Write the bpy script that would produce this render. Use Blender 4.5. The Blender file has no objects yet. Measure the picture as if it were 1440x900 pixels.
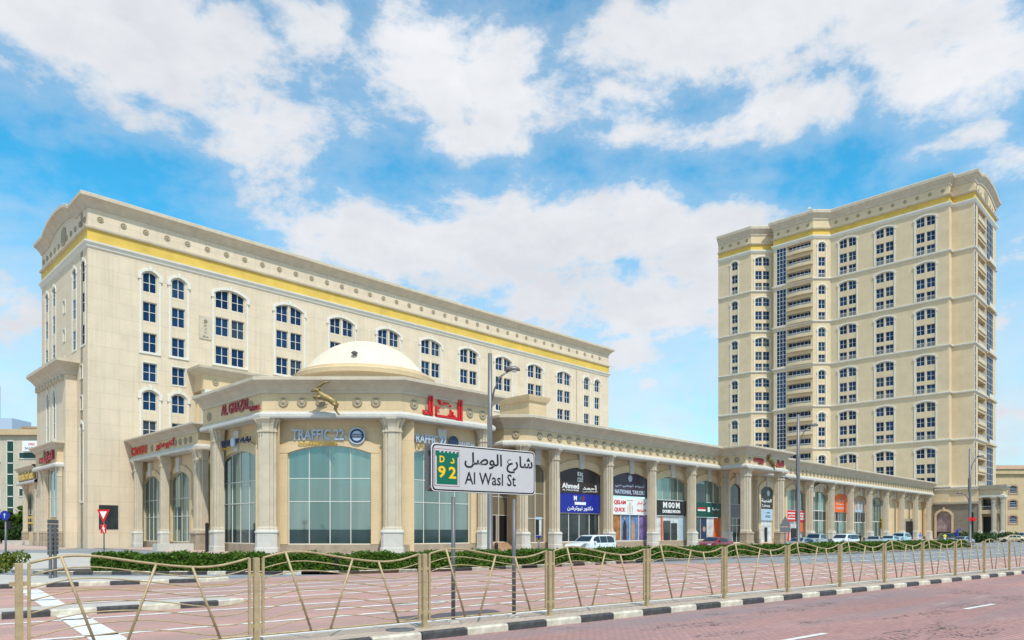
import bpy, math, random, unicodedata
from mathutils import Vector, Matrix
random.seed(7)
R=math.radians
# ---------------------------------------------------------------- camera, sky, sun, exposure
sc=bpy.context.scene
COL=sc.collection
CH=2.15                                   # eye height above the road
cd=bpy.data.cameras.new('camera'); cam=bpy.data.objects.new('camera',cd); COL.objects.link(cam)
cam.location=(0,0,CH); cam.rotation_euler=(R(90),0,0)
cd.sensor_width=36; cd.lens=36*1010/1440; cd.shift_y=(747-450)/1440; cd.clip_end=6000; cd.clip_start=.1
sc.camera=cam
SUN_EL,SUN_AZ=55,158                      # azimuth from +Y clockwise (behind the camera, a little to its right)
sd=bpy.data.lights.new('sun','SUN'); sd.energy=3.2; sd.angle=R(1); sd.color=(1,.95,.86)
so=bpy.data.objects.new('sun',sd); COL.objects.link(so)
_az=R(SUN_AZ); _sv=Vector((math.sin(_az)*math.cos(R(SUN_EL)),math.cos(_az)*math.cos(R(SUN_EL)),math.sin(R(SUN_EL))))
so.rotation_euler=_sv.to_track_quat('Z','Y').to_euler()
sc.view_settings.view_transform='Standard'; sc.view_settings.look='None'; sc.view_settings.exposure=.25; sc.view_settings.gamma=1

W=bpy.data.worlds.new("World"); sc.world=W; W.use_nodes=True
def world_nodes():
    nt=W.node_tree; N=nt.nodes; K=nt.links; N.clear()
    def n(t,**k):
        x=N.new(t)
        for a,b in k.items(): setattr(x,a,b)
        return x
    def m(op,a,b=None,c=None,clamp=False):
        x=n('ShaderNodeMath',operation=op,use_clamp=clamp)
        for i,v in enumerate((a,b,c)):
            if v is None: continue
            if isinstance(v,(int,float)): x.inputs[i].default_value=v
            else: K.new(v,x.inputs[i])
        return x.outputs[0]
    sky=n('ShaderNodeTexSky',sky_type='NISHITA'); sky.sun_disc=False; sky.sun_elevation=R(SUN_EL); sky.sun_rotation=R(SUN_AZ)
    sky.dust_density=0.6; sky.ozone_density=2.0; sky.altitude=0
    tc=n('ShaderNodeTexCoord'); sp=n('ShaderNodeSeparateXYZ'); K.new(tc.outputs['Generated'],sp.inputs[0])
    X,Y,Z=sp.outputs
    az=m('ARCTAN2',X,Y); el=m('ARCSINE',Z)
    # clouds: fractal noise plus soft banks that say where the cover gathers
    vs=n('ShaderNodeVectorMath',operation='MULTIPLY'); K.new(tc.outputs['Generated'],vs.inputs[0]); vs.inputs[1].default_value=(1,1,1.7)
    def noise(sc_,det,rough,off=0,dist=0.0):
        mp=n('ShaderNodeMapping'); K.new(vs.outputs[0],mp.inputs[0]); mp.inputs['Location'].default_value=(off,off*.7,off*.3)
        t=n('ShaderNodeTexNoise'); t.inputs['Scale'].default_value=sc_; t.inputs['Detail'].default_value=det; t.inputs['Roughness'].default_value=rough
        t.inputs['Distortion'].default_value=dist
        K.new(mp.outputs[0],t.inputs[0]); return t.outputs['Fac']
    n1=noise(5.4,10,.62,2.3,.25); n2=noise(17,7,.62,5.1,.1); n3=noise(2.6,3,.5,9.2)
    blobs=[(230,60,330,105,1),(300,130,300,85,.9),(330,195,120,36,.7),(620,90,200,90,1.1),(455,50,120,70,.9),(130,40,200,80,.9),(560,130,150,60,.8),(80,190,60,26,.3),
           (1060,30,360,75,1),(1000,90,230,65,.85),(1090,165,150,50,1),(1340,90,190,75,1),(660,200,85,36,.75),(890,190,70,22,.45),
           (780,335,270,66,1),(860,420,230,85,.95),(560,345,150,56,1.05),(680,390,190,60,.8),(930,285,90,24,.5),(480,262,110,30,.35),(400,275,70,22,.25),
           (600,420,150,60,.5),(1090,250,60,26,.35),(930,540,230,60,.35),(1330,205,110,26,.5),(1430,225,70,30,.6),(1430,330,60,60,.4),(1420,440,70,40,.3),
           (1430,560,80,70,.55),(20,420,90,50,.45),(40,520,90,60,.35),(80,560,120,50,.3)]
    tot=None
    for (px,py,rx,ry,w) in blobs:
        x=(px-720)/1010; a=math.atan(x); z=(747-py)/1010*math.cos(a); e=math.atan(z)
        ra=rx/1010*math.cos(a)**2; re=ry/1010*math.cos(e)**2*math.cos(a)
        da=m('MULTIPLY',m('SUBTRACT',az,a),1/ra); de=m('MULTIPLY',m('SUBTRACT',el,e),1/re)
        d2=m('ADD',m('MULTIPLY',da,da),m('MULTIPLY',de,de))
        g=m('MULTIPLY',m('EXPONENT',m('MULTIPLY',d2,-.75)),w)
        tot=g if tot is None else m('MAXIMUM',tot,g)
    # elsewhere in the sky the same kind of broken cover goes on
    inx=n('ShaderNodeMapRange'); K.new(m('ABSOLUTE',az),inx.inputs[0]); inx.inputs[1].default_value=.68; inx.inputs[2].default_value=1.0
    n4=noise(1.6,2,.5,4.4); gen=m('MULTIPLY',m('SUBTRACT',n4,.36),3.0,clamp=True)
    cover=m('MAXIMUM',tot,m('MULTIPLY',gen,inx.outputs[0]))
    dens=m('ADD',m('ADD',m('MULTIPLY',m('SUBTRACT',n1,.5),2.5),m('MULTIPLY',m('SUBTRACT',n2,.5),1.1)),cover)
    mr=n('ShaderNodeMapRange',interpolation_type='SMOOTHSTEP'); K.new(dens,mr.inputs[0]); mr.inputs[1].default_value=.22; mr.inputs[2].default_value=.85
    thin=n('ShaderNodeMapRange',interpolation_type='SMOOTHSTEP'); K.new(dens,thin.inputs[0]); thin.inputs[1].default_value=-.25; thin.inputs[2].default_value=.6
    hz=n('ShaderNodeMapRange'); K.new(el,hz.inputs[0]); hz.inputs[1].default_value=.38; hz.inputs[2].default_value=0.0; hz.inputs[3].default_value=0; hz.inputs[4].default_value=.72
    mask=m('MAXIMUM',mr.outputs[0],m('ADD',m('MULTIPLY',thin.outputs[0],.33),hz.outputs[0],clamp=True))
    # cloud colour: white crowns, grey-lavender bodies
    shade=n('ShaderNodeMapRange'); K.new(m('ADD',m('MULTIPLY',n3,.65),m('MULTIPLY',n2,.5)),shade.inputs[0]); shade.inputs[1].default_value=.42; shade.inputs[2].default_value=.72
    cr=n('ShaderNodeMixRGB'); K.new(shade.outputs[0],cr.inputs[0]); cr.inputs[1].default_value=(.93,.95,.99,1); cr.inputs[2].default_value=(.76,.79,.84,1)
    tint=n('ShaderNodeMixRGB',blend_type='MULTIPLY'); tint.inputs[0].default_value=1; K.new(sky.outputs[0],tint.inputs[1]); tint.inputs[2].default_value=(.34,1.50,1.62,1)
    b1=n('ShaderNodeBackground'); K.new(tint.outputs[0],b1.inputs[0]); b1.inputs[1].default_value=.12
    b2=n('ShaderNodeBackground'); K.new(cr.outputs[0],b2.inputs[0]); b2.inputs[1].default_value=.80
    mx=n('ShaderNodeMixShader'); K.new(mask,mx.inputs[0]); K.new(b1.outputs[0],mx.inputs[1]); K.new(b2.outputs[0],mx.inputs[2])
    o=n('ShaderNodeOutputWorld'); K.new(mx.outputs[0],o.inputs[0])
world_nodes()

# ---------------------------------------------------------------- frames and helpers
CA,SA=.7036,.7106; ROT=math.atan2(SA,CA)              # building axes (a to the right and away, b to the left and away)
CE,SE=.7815,.6239; RRD=math.atan2(SE,CE)              # road axes (e along the road, d across it)
def ab(a,b,z=0): return Vector((CA*a-SA*b,SA*a+CA*b,z))
def ed(e,d,z=0): return Vector((CE*e-SE*d,SE*e+CE*d,z))
def gp(px,py,z=0):
    Y=(CH-z)*1010/(py-747); return ((px-720)/1010*Y,Y)
def aX(px,b): r=(px-720)/1010; Y=b/(.7036-.7106*r); return Y*(.7106+.7036*r)
def bX(px,a): r=(px-720)/1010; Y=a/(.7106+.7036*r); return Y*(.7036-.7106*r)
def edof(X,Y): return (CE*X+SE*Y,-SE*X+CE*Y)

class MB:
    def __init__(s): s.v=[]; s.f=[]; s.mi=[]; s.cur=0
    def face(s,pts):
        k=len(s.v); s.v+= [tuple(p) for p in pts]; s.f.append(tuple(range(k,k+len(pts)))); s.mi.append(s.cur); return s
    def idx(s,vs,fs):
        k=len(s.v); s.v+=[tuple(p) for p in vs]; s.f+=[tuple(k+i for i in f) for f in fs]; s.mi+=[s.cur]*len(fs); return s
    def box(s,x0,x1,y0,y1,z0,z1):
        return s.idx([(x0,y0,z0),(x1,y0,z0),(x1,y1,z0),(x0,y1,z0),(x0,y0,z1),(x1,y0,z1),(x1,y1,z1),(x0,y1,z1)],
                     [(0,3,2,1),(4,5,6,7),(0,1,5,4),(1,2,6,5),(2,3,7,6),(3,0,4,7)])
    def prism(s,poly,z0,z1,bottom=True):
        n=len(poly); vs=[(x,y,z0) for x,y in poly]+[(x,y,z1) for x,y in poly]
        fs=[(i,(i+1)%n,n+(i+1)%n,n+i) for i in range(n)]+[tuple(range(n,2*n))]
        if bottom: fs.append(tuple(range(n-1,-1,-1)))
        return s.idx(vs,fs)
    def prismy(s,poly,y0,y1):              # outline in xz, thickness along y
        n=len(poly); vs=[(x,y0,z) for x,z in poly]+[(x,y1,z) for x,z in poly]
        return s.idx(vs,[(i,(i+1)%n,n+(i+1)%n,n+i) for i in range(n)]+[tuple(range(n,2*n)),tuple(range(n-1,-1,-1))])
    def loft(s,rings,cap=True,close=True):
        n=len(rings[0]); vs=[p for r in rings for p in r]; fs=[]
        for j in range(len(rings)-1):
            for i in range(n if close else n-1): fs.append((j*n+i,j*n+(i+1)%n,(j+1)*n+(i+1)%n,(j+1)*n+i))
        if cap: fs+= [tuple(range(n-1,-1,-1)),tuple(range((len(rings)-1)*n,len(rings)*n))]
        return s.idx(vs,fs)
    def lathe(s,prof,n=12,cx=0,cy=0,axis='z'):
        rings=[]
        for r,z in prof:
            ring=[]
            for i in range(n):
                t=2*math.pi*i/n; x,y=r*math.cos(t),r*math.sin(t)
                ring.append((cx+x,cy+y,z) if axis=='z' else (cx+x,-z,cy+y))
            rings.append(ring)
        return s.loft(rings)
    def tube(s,pts,rad,n=8):
        pts=[Vector(p) for p in pts]; rings=[]
        for i,p in enumerate(pts):
            d=(pts[min(i+1,len(pts)-1)]-pts[max(i-1,0)]).normalized()
            u=d.cross(Vector((0,0,1))) if abs(d.z)<.9 else d.cross(Vector((0,1,0)))
            u.normalize(); w=d.cross(u); r=rad if isinstance(rad,(int,float)) else rad[i]
            rings.append([tuple(p+u*(r*math.cos(2*math.pi*k/n))+w*(r*math.sin(2*math.pi*k/n))) for k in range(n)])
        return s.loft(rings)
    def sweep(s,path,prof,dz=None):        # profile (out,z) swept along a plan path; outward is to the right of travel
        P=[Vector(p) for p in path]; n=len(P); rings=[]
        def nr(a,b): d=(b-a).normalized(); return Vector((d.y,-d.x))
        for i,p in enumerate(P):
            if i==0: o=nr(P[0],P[1])
            elif i==n-1: o=nr(P[-2],P[-1])
            else:
                n1,n2=nr(P[i-1],p),nr(p,P[i+1]); o=n1+n2; o=o/max(o.dot(n1),.2)
            k=dz[i] if dz else 0
            rings.append([(p.x+o.x*w,p.y+o.y*w,z+k) for w,z in prof])
        return s.loft(rings,close=False,cap=False)
    def mesh(s,name,mats,smooth=False):
        me=bpy.data.meshes.new(name); me.from_pydata(s.v,[],s.f)
        for m_ in (mats if isinstance(mats,(list,tuple)) else [mats]): me.materials.append(m_)
        if any(s.mi): me.polygons.foreach_set('material_index',s.mi)
        if smooth: me.polygons.foreach_set('use_smooth',[True]*len(s.f))
        me.update(); return me

def put(name,me,parent=None,loc=(0,0,0),rz=0,**p):
    o=bpy.data.objects.new(name,me); COL.objects.link(o); o.location=loc; o.rotation_euler=(0,0,rz); o.parent=parent
    for k,v in p.items(): o[k]=v
    return o
def thing(name,label,cat,loc,rz=0,group=None,me=None):
    o=put(name,me,None,loc,rz); o['label']=label; o['category']=cat
    if group: o['group']=group
    return o
def copy_tree(o,parent=None):
    c=o.copy(); COL.objects.link(c)
    if parent: c.parent=parent
    for ch in list(o.children): copy_tree(ch,c)
    return c

# ---------------------------------------------------------------- materials
M={}
def mat(name,col,rough=.8,metal=0,spec=.4,var=.12,scale=1.2,bump=0,bscale=20,alpha=1,emis=None,coat=0):
    m=bpy.data.materials.new(name); m.use_nodes=True; nt=m.node_tree; N=nt.nodes; K=nt.links; b=N['Principled BSDF']
    b.inputs['Roughness'].default_value=rough; b.inputs['Metallic'].default_value=metal; b.inputs['Specular IOR Level'].default_value=spec
    if coat: b.inputs['Coat Weight'].default_value=coat; b.inputs['Coat Roughness'].default_value=.05
    tc=N.new('ShaderNodeTexCoord')
    if var:
        t=N.new('ShaderNodeTexNoise'); t.inputs['Scale'].default_value=scale; t.inputs['Detail'].default_value=6; t.inputs['Roughness'].default_value=.65; K.new(tc.outputs['Object'],t.inputs[0])
        r=N.new('ShaderNodeMapRange'); K.new(t.outputs['Fac'],r.inputs[0]); r.inputs[1].default_value=.3; r.inputs[2].default_value=.7; r.inputs[3].default_value=1-var; r.inputs[4].default_value=1+var*.6
        x=N.new('ShaderNodeMixRGB'); x.blend_type='MULTIPLY'; x.inputs[0].default_value=1; x.inputs[1].default_value=(*col,1); K.new(r.outputs[0],x.inputs[2]); K.new(x.outputs[0],b.inputs['Base Color'])
    else: b.inputs['Base Color'].default_value=(*col,1)
    if bump:
        t=N.new('ShaderNodeTexNoise'); t.inputs['Scale'].default_value=bscale; t.inputs['Detail'].default_value=5; K.new(tc.outputs['Object'],t.inputs[0])
        q=N.new('ShaderNodeBump'); q.inputs['Strength'].default_value=bump; q.inputs['Distance'].default_value=.02; K.new(t.outputs['Fac'],q.inputs['Height']); K.new(q.outputs[0],b.inputs['Normal'])
    if emis: b.inputs['Emission Color'].default_value=(*emis,1); b.inputs['Emission Strength'].default_value=1
    M[name]=m; return m
def wallmat(name,col,bw=2.6,bh=1.28,joint=.80,mort=.014,var=.10,streak=.12,per=.06):
    """render over cladding panels: joints, a slight tone per panel, soft vertical weather streaks"""
    m=bpy.data.materials.new(name); m.use_nodes=True; nt=m.node_tree; N=nt.nodes; K=nt.links; b=N['Principled BSDF']
    b.inputs['Roughness'].default_value=.85; b.inputs['Specular IOR Level'].default_value=.25
    tc=N.new('ShaderNodeTexCoord'); sp=N.new('ShaderNodeSeparateXYZ'); K.new(tc.outputs['Object'],sp.inputs[0])
    ad=N.new('ShaderNodeMath'); K.new(sp.outputs[0],ad.inputs[0]); K.new(sp.outputs[1],ad.inputs[1])
    cb=N.new('ShaderNodeCombineXYZ'); K.new(ad.outputs[0],cb.inputs[0]); K.new(sp.outputs[2],cb.inputs[1])
    br=N.new('ShaderNodeTexBrick'); K.new(cb.outputs[0],br.inputs[0]); br.inputs['Scale'].default_value=1; br.inputs['Brick Width'].default_value=bw; br.inputs['Row Height'].default_value=bh
    br.inputs['Mortar Size'].default_value=mort; br.inputs['Mortar Smooth'].default_value=.3; br.inputs['Bias'].default_value=0; br.offset=.5
    br.inputs['Color1'].default_value=(1-per,)*3+(1,); br.inputs['Color2'].default_value=(1,)*3+(1,); br.inputs['Mortar'].default_value=(joint,)*3+(1,)
    t=N.new('ShaderNodeTexNoise'); t.inputs['Scale'].default_value=.35; t.inputs['Detail'].default_value=7; t.inputs['Roughness'].default_value=.65; K.new(tc.outputs['Object'],t.inputs[0])
    r=N.new('ShaderNodeMapRange'); K.new(t.outputs['Fac'],r.inputs[0]); r.inputs[1].default_value=.3; r.inputs[2].default_value=.7; r.inputs[3].default_value=1-var; r.inputs[4].default_value=1+var*.5
    mp=N.new('ShaderNodeMapping'); mp.inputs['Scale'].default_value=(1.6,1.6,.07); K.new(tc.outputs['Object'],mp.inputs[0])
    t2=N.new('ShaderNodeTexNoise'); t2.inputs['Scale'].default_value=1.5; t2.inputs['Detail'].default_value=6; K.new(mp.outputs[0],t2.inputs[0])
    r2=N.new('ShaderNodeMapRange'); K.new(t2.outputs['Fac'],r2.inputs[0]); r2.inputs[1].default_value=.5; r2.inputs[2].default_value=.75; r2.inputs[3].default_value=1; r2.inputs[4].default_value=1-streak
    def mul(a,bb):
        x=N.new('ShaderNodeMixRGB'); x.blend_type='MULTIPLY'; x.inputs[0].default_value=1
        for i,v in ((1,a),(2,bb)):
            if isinstance(v,tuple): x.inputs[i].default_value=v
            else: K.new(v,x.inputs[i])
        return x.outputs[0]
    K.new(mul(mul(mul((*col,1),br.outputs['Color']),r.outputs[0]),r2.outputs[0]),b.inputs['Base Color'])
    q=N.new('ShaderNodeBump'); q.inputs['Strength'].default_value=.5; q.inputs['Distance'].default_value=.02; q.invert=True
    K.new(br.outputs['Fac'],q.inputs['Height']); K.new(q.outputs[0],b.inputs['Normal'])
    M[name]=m; return m
wallmat('wall',(.72,.595,.44),bw=7.2,bh=1.93,joint=.80,mort=.02,streak=.12,per=.05)
wallmat('towerwall',(.69,.55,.36),streak=.06,bw=4,bh=2.03,joint=.9,per=.04)
wallmat('podium',(.69,.525,.32),streak=.08,bw=1.8,bh=1.3,joint=.9,per=.03)
wallmat('brownstone',(.30,.25,.19),bw=1.2,bh=.45,joint=.55,mort=.03,per=.15)
wallmat('oldwall',(.56,.49,.38),bw=3,bh=1.6,joint=.7,per=.05)
wallmat('tanwall',(.58,.44,.26),bw=3,bh=1.6,joint=.9,per=.05)
mat('trim',(.57,.49,.375),.75,var=.14,scale=.9)
mat('pale',(.56,.54,.49),.7,var=.1,scale=1.5)
mat('whitetrim',(.70,.67,.59),.7,var=.08,scale=.8)
mat('yellow',(.70,.47,.09),.6,var=.18,scale=.35)
mat('medal',(.36,.30,.20),.8,var=.2,scale=3)
mat('dome',(.74,.645,.49),.55,var=.05,scale=.5)
mat('frame',(.64,.63,.58),.5,var=0)
mat('glass',(.006,.030,.085),.16,spec=.18,var=.5,scale=.33)
mat('glass_lt',(.008,.035,.095),.45,spec=.05,var=.4,scale=.25)
mat('greenglass',(.01,.06,.04),.15,var=.3,scale=.4)
mat('dark',(.012,.012,.013),.4,var=0)
mat('darkglass',(.03,.04,.045),.06,spec=.7,var=.5,scale=.8)
mat('grey',(.16,.16,.17),.5,metal=.3,var=.1,scale=4)
mat('lampgrey',(.20,.19,.19),.45,metal=.4,var=.1,scale=3)
mat('lamplens',(.8,.8,.78),.2,var=0)
mat('gold',(.44,.335,.185),.5,metal=.15,var=.28,scale=7,bump=.15,bscale=90)
mat('goldlet',(.72,.45,.05),.35,metal=.5,var=0)
mat('bronze',(.30,.22,.09),.5,metal=.35,var=.25,scale=6)
mat('red',(.62,.015,.02),.45,var=0)
mat('dred',(.33,.015,.03),.45,var=0)
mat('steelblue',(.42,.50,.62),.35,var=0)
mat('navy',(.02,.035,.09),.4,var=0)
mat('white',(.80,.80,.79),.5,var=.04,scale=3)
mat('signface',(.52,.51,.52),.35,var=.05,scale=2)
mat('black',(.015,.015,.015),.5,var=0)
mat('signgreen',(.0,.13,.075),.45,var=0)
mat('signyellow',(.85,.52,.01),.45,var=0)
mat('brownsign',(.035,.022,.022),.35,var=0)
mat('bluesign',(.01,.02,.28),.35,var=0)
mat('plumsign',(.05,.035,.055),.35,var=0)
mat('greensign',(.0,.07,.05),.35,var=0)
mat('blacksign',(.02,.02,.022),.35,var=0)
mat('orange',(.85,.14,.015),.5,var=.15,scale=.8)
mat('skypanel',(.42,.56,.68),.3,var=.15,scale=.6)
mat('poster_warm',(.42,.17,.05),.3,var=.8,scale=1.1)
mat('poster_blue',(.12,.22,.42),.3,var=.7,scale=.9)
mat('poster_violet',(.25,.16,.42),.3,var=.9,scale=.8)
mat('poster_pale',(.62,.66,.66),.3,var=.5,scale=.8)
mat('skin',(.36,.19,.11),.6,var=.1,scale=10)
mat('tan',(.45,.28,.17),.5,var=.25,scale=1.3)
mat('asphalt',(.24,.26,.28),.85,var=.16,scale=.35,bump=.25,bscale=60)
mat('ground',(.32,.30,.27),.9,var=.2,scale=.05,bump=.2)
mat('concrete',(.50,.46,.41),.85,var=.18,scale=.8,bump=.2,bscale=30)
mat('plinth',(.36,.29,.21),.75,var=.2,scale=1.5)
mat('kerbblack',(.065,.063,.065),.75,var=.5,scale=5,bump=.3)
mat('kerbwhite',(.58,.53,.43),.75,var=.35,scale=4,bump=.3)
mat('paintwhite',(.74,.73,.70),.7,var=.3,scale=4)
mat('paintyellow',(.60,.42,.10),.7,var=.35,scale=3)
mat('soil',(.09,.06,.04),.95,var=.3,scale=2)
mat('trunk',(.10,.075,.05),.9,var=.3,scale=6,bump=.4)
mat('tyre',(.02,.02,.02),.8,var=0)
mat('chrome',(.6,.6,.62),.25,metal=.9,var=0)
mat('headlamp',(.75,.78,.8),.15,var=0)
mat('taillamp',(.5,.01,.01),.25,var=0)
mat('autoglass',(.015,.02,.025),.05,spec=.8,var=0)
for k,c in dict(white=(.72,.75,.76),red=(.26,.008,.02),silver=(.42,.45,.47),bluegrey=(.30,.36,.40),black=(.015,.015,.02),beige=(.62,.50,.33),lightblue=(.45,.62,.68)).items():
    mat('car_'+k,c,.32,metal=.25 if k not in('white','beige') else 0,spec=.5,var=.04,scale=2,coat=.7)
def glassmat(name,c1,c2,metal,rough):
    """tinted storefront film: some mirror, slight tone differences from sheet to sheet"""
    m=mat(name,c1,rough,metal=metal,spec=.8,var=0); nt=m.node_tree; N=nt.nodes; K=nt.links; b=N['Principled BSDF']
    g=N.new('ShaderNodeObjectInfo'); x=N.new('ShaderNodeMixRGB'); K.new(g.outputs['Random'],x.inputs[0]); x.inputs[1].default_value=(*c1,1); x.inputs[2].default_value=(*c2,1); K.new(x.outputs[0],b.inputs['Base Color'])
    mp=N.new('ShaderNodeMapping'); mp.inputs['Scale'].default_value=(2.2,2.2,.12); tg=N.new('ShaderNodeTexCoord'); K.new(tg.outputs['Object'],mp.inputs[0])
    ts=N.new('ShaderNodeTexNoise'); ts.inputs['Scale'].default_value=.8; ts.inputs['Detail'].default_value=4; K.new(mp.outputs[0],ts.inputs[0])
    rs=N.new('ShaderNodeMapRange'); K.new(ts.outputs['Fac'],rs.inputs[0]); rs.inputs[1].default_value=.35; rs.inputs[2].default_value=.65; rs.inputs[3].default_value=.90; rs.inputs[4].default_value=1.06
    xs_=N.new('ShaderNodeMixRGB'); xs_.blend_type='MULTIPLY'; xs_.inputs[0].default_value=1; K.new(x.outputs[0],xs_.inputs[1]); K.new(rs.outputs[0],xs_.inputs[2]); K.new(xs_.outputs[0],b.inputs['Base Color'])
    tc=N.new('ShaderNodeTexCoord'); t=N.new('ShaderNodeTexNoise'); t.inputs['Scale'].default_value=.7; t.inputs['Detail'].default_value=1; K.new(tc.outputs['Object'],t.inputs[0])
    q=N.new('ShaderNodeBump'); q.inputs['Strength'].default_value=.10; q.inputs['Distance'].default_value=.05; K.new(t.outputs['Fac'],q.inputs['Height']); K.new(q.outputs[0],b.inputs['Normal'])
glassmat('film',(.18,.27,.25),(.31,.41,.37),.6,.06)
glassmat('film_low_shade',(.03,.06,.065),(.05,.09,.09),.35,.08)  # foot of the panes: dark reflection and dim interior painted into the glass colour
def upperglass():
    m=M['glass']; nt=m.node_tree; N=nt.nodes; K=nt.links; b=N['Principled BSDF']
    g=N.new('ShaderNodeObjectInfo'); r=N.new('ShaderNodeValToRGB'); K.new(g.outputs['Random'],r.inputs[0]); e=r.color_ramp.elements
    e[0].position=0; e[0].color=(.004,.020,.06,1); e[1].position=1; e[1].color=(.04,.06,.08,1)
    for p,c in ((.55,(.008,.036,.10,1)),(.86,(.012,.05,.12,1))): q=r.color_ramp.elements.new(p); q.color=c
    K.new(r.outputs[0],b.inputs['Base Color'])
upperglass()
glassmat('tanfilm',(.20,.165,.11),(.25,.20,.14),.2,.2)
def leafmat(name,c1,c2):
    m=bpy.data.materials.new(name); m.use_nodes=True; nt=m.node_tree; N=nt.nodes; K=nt.links; b=N['Principled BSDF']
    g=N.new('ShaderNodeNewGeometry'); x=N.new('ShaderNodeMixRGB'); K.new(g.outputs['Random Per Island'],x.inputs[0]); x.inputs[1].default_value=(*c1,1); x.inputs[2].default_value=(*c2,1)
    K.new(x.outputs[0],b.inputs['Base Color']); b.inputs['Roughness'].default_value=.55; b.inputs['Specular IOR Level'].default_value=.3
    tr=N.new('ShaderNodeBsdfTranslucent'); K.new(x.outputs[0],tr.inputs[0]); mx=N.new('ShaderNodeMixShader'); mx.inputs[0].default_value=.3
    K.new(b.outputs[0],mx.inputs[1]); K.new(tr.outputs[0],mx.inputs[2]); K.new(mx.outputs[0],N['Material Output'].inputs[0]); M[name]=m
leafmat('leaf',(.022,.065,.007),(.14,.25,.022)); leafmat('leaf_dark',(.015,.045,.010),(.06,.12,.02)); leafmat('leaf_yel',(.08,.13,.02),(.22,.24,.03))
def pavermat(name,c1,c2,grout,bw,bh,bands=True,patches=True):
    """interlocking pavers in the road's own axes: per-paver tone, tyre-darkened lanes, open-jointed worn spots"""
    m=bpy.data.materials.new(name); m.use_nodes=True; nt=m.node_tree; N=nt.nodes; K=nt.links; b=N['Principled BSDF']
    b.inputs['Roughness'].default_value=.72; b.inputs['Specular IOR Level'].default_value=.35
    tc=N.new('ShaderNodeTexCoord')
    br=N.new('ShaderNodeTexBrick'); K.new(tc.outputs['Object'],br.inputs[0]); br.inputs['Scale'].default_value=1; br.inputs['Brick Width'].default_value=bw; br.inputs['Row Height'].default_value=bh
    br.inputs['Mortar Size'].default_value=.008; br.inputs['Mortar Smooth'].default_value=.4; br.inputs['Color1'].default_value=(*c1,1); br.inputs['Color2'].default_value=(*c2,1); br.inputs['Mortar'].default_value=(*grout,1)
    def noise(s,det,sx=(1,1,1),rough=.6):
        mp=N.new('ShaderNodeMapping'); mp.inputs['Scale'].default_value=sx; K.new(tc.outputs['Object'],mp.inputs[0])
        t=N.new('ShaderNodeTexNoise'); t.inputs['Scale'].default_value=s; t.inputs['Detail'].default_value=det; t.inputs['Roughness'].default_value=rough; K.new(mp.outputs[0],t.inputs[0]); return t.outputs['Fac']
    def mr(v,a,bb,c,d,st=False):
        r=N.new('ShaderNodeMapRange'); K.new(v,r.inputs[0]); r.inputs[1].default_value=a; r.inputs[2].default_value=bb; r.inputs[3].default_value=c; r.inputs[4].default_value=d
        if st: r.interpolation_type='SMOOTHSTEP'
        return r.outputs[0]
    def mix(f,a,bb,bt='MIX'):
        x=N.new('ShaderNodeMixRGB'); x.blend_type=bt
        for i,v in ((0,f),(1,a),(2,bb)):
            if isinstance(v,(tuple,float,int)): x.inputs[i].default_value=v
            else: K.new(v,x.inputs[i])
        return x.outputs[0]
    c=br.outputs['Color']
    c=mix(1.0,c,mr(noise(.35,6,(.3,1,1)),.3,.7,.80,1.12),'MULTIPLY')
    c=mix(mr(noise(.5,7,(.09,1,1)),.42,.66,0,.75,True),c,bands if isinstance(bands,tuple) else (.25,.20,.205,1)) if bands else c
    if patches:
        pm=mr(noise(.5,4,(.4,1.4,1)),.565,.60,0,1,True)
        v=N.new('ShaderNodeTexVoronoi'); v.feature='DISTANCE_TO_EDGE'; v.inputs['Scale'].default_value=4.5; v.inputs['Randomness'].default_value=.9
        mp=N.new('ShaderNodeMapping'); mp.inputs['Scale'].default_value=(1,1,1); K.new(tc.outputs['Object'],mp.inputs[0]); K.new(mp.outputs[0],v.inputs[0])
        cr=mr(v.outputs['Distance'],.0,.07,1,0)
        mm=N.new('ShaderNodeMath'); mm.operation='MULTIPLY'; K.new(pm,mm.inputs[0]); K.new(cr,mm.inputs[1])
        c=mix(mm.outputs[0],c,(.035,.03,.03,1))
    c=mix(mr(noise(2.2,5,(.7,1,1)),.66,.74,0,.45,True),c,(.10,.075,.07,1)); c=mix(mr(noise(1.1,6,(.25,1,1)),.60,.75,0,.5,True),c,(.55,.43,.35,1))
    K.new(c,b.inputs['Base Color'])
    q=N.new('ShaderNodeBump'); q.inputs['Strength'].default_value=.5; q.inputs['Distance'].default_value=.01; q.invert=True; K.new(br.outputs['Fac'],q.inputs['Height']); K.new(q.outputs[0],b.inputs['Normal'])
    M[name]=m
pavermat('roadpaver',(.48,.255,.222),(.385,.21,.192),(.17,.10,.09),.20,.10)
pavermat('farpaver',(.60,.335,.275),(.50,.285,.24),(.34,.2,.17),.20,.10,bands=(.36,.24,.215,1),patches=False)
pavermat('walkpaver',(.56,.42,.37),(.50,.37,.33),(.3,.2,.18),.3,.3,bands=False,patches=False)
pavermat('medianpaver',(.55,.45,.36),(.48,.37,.30),(.25,.2,.16),.20,.10,bands=False,patches=False)

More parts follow.
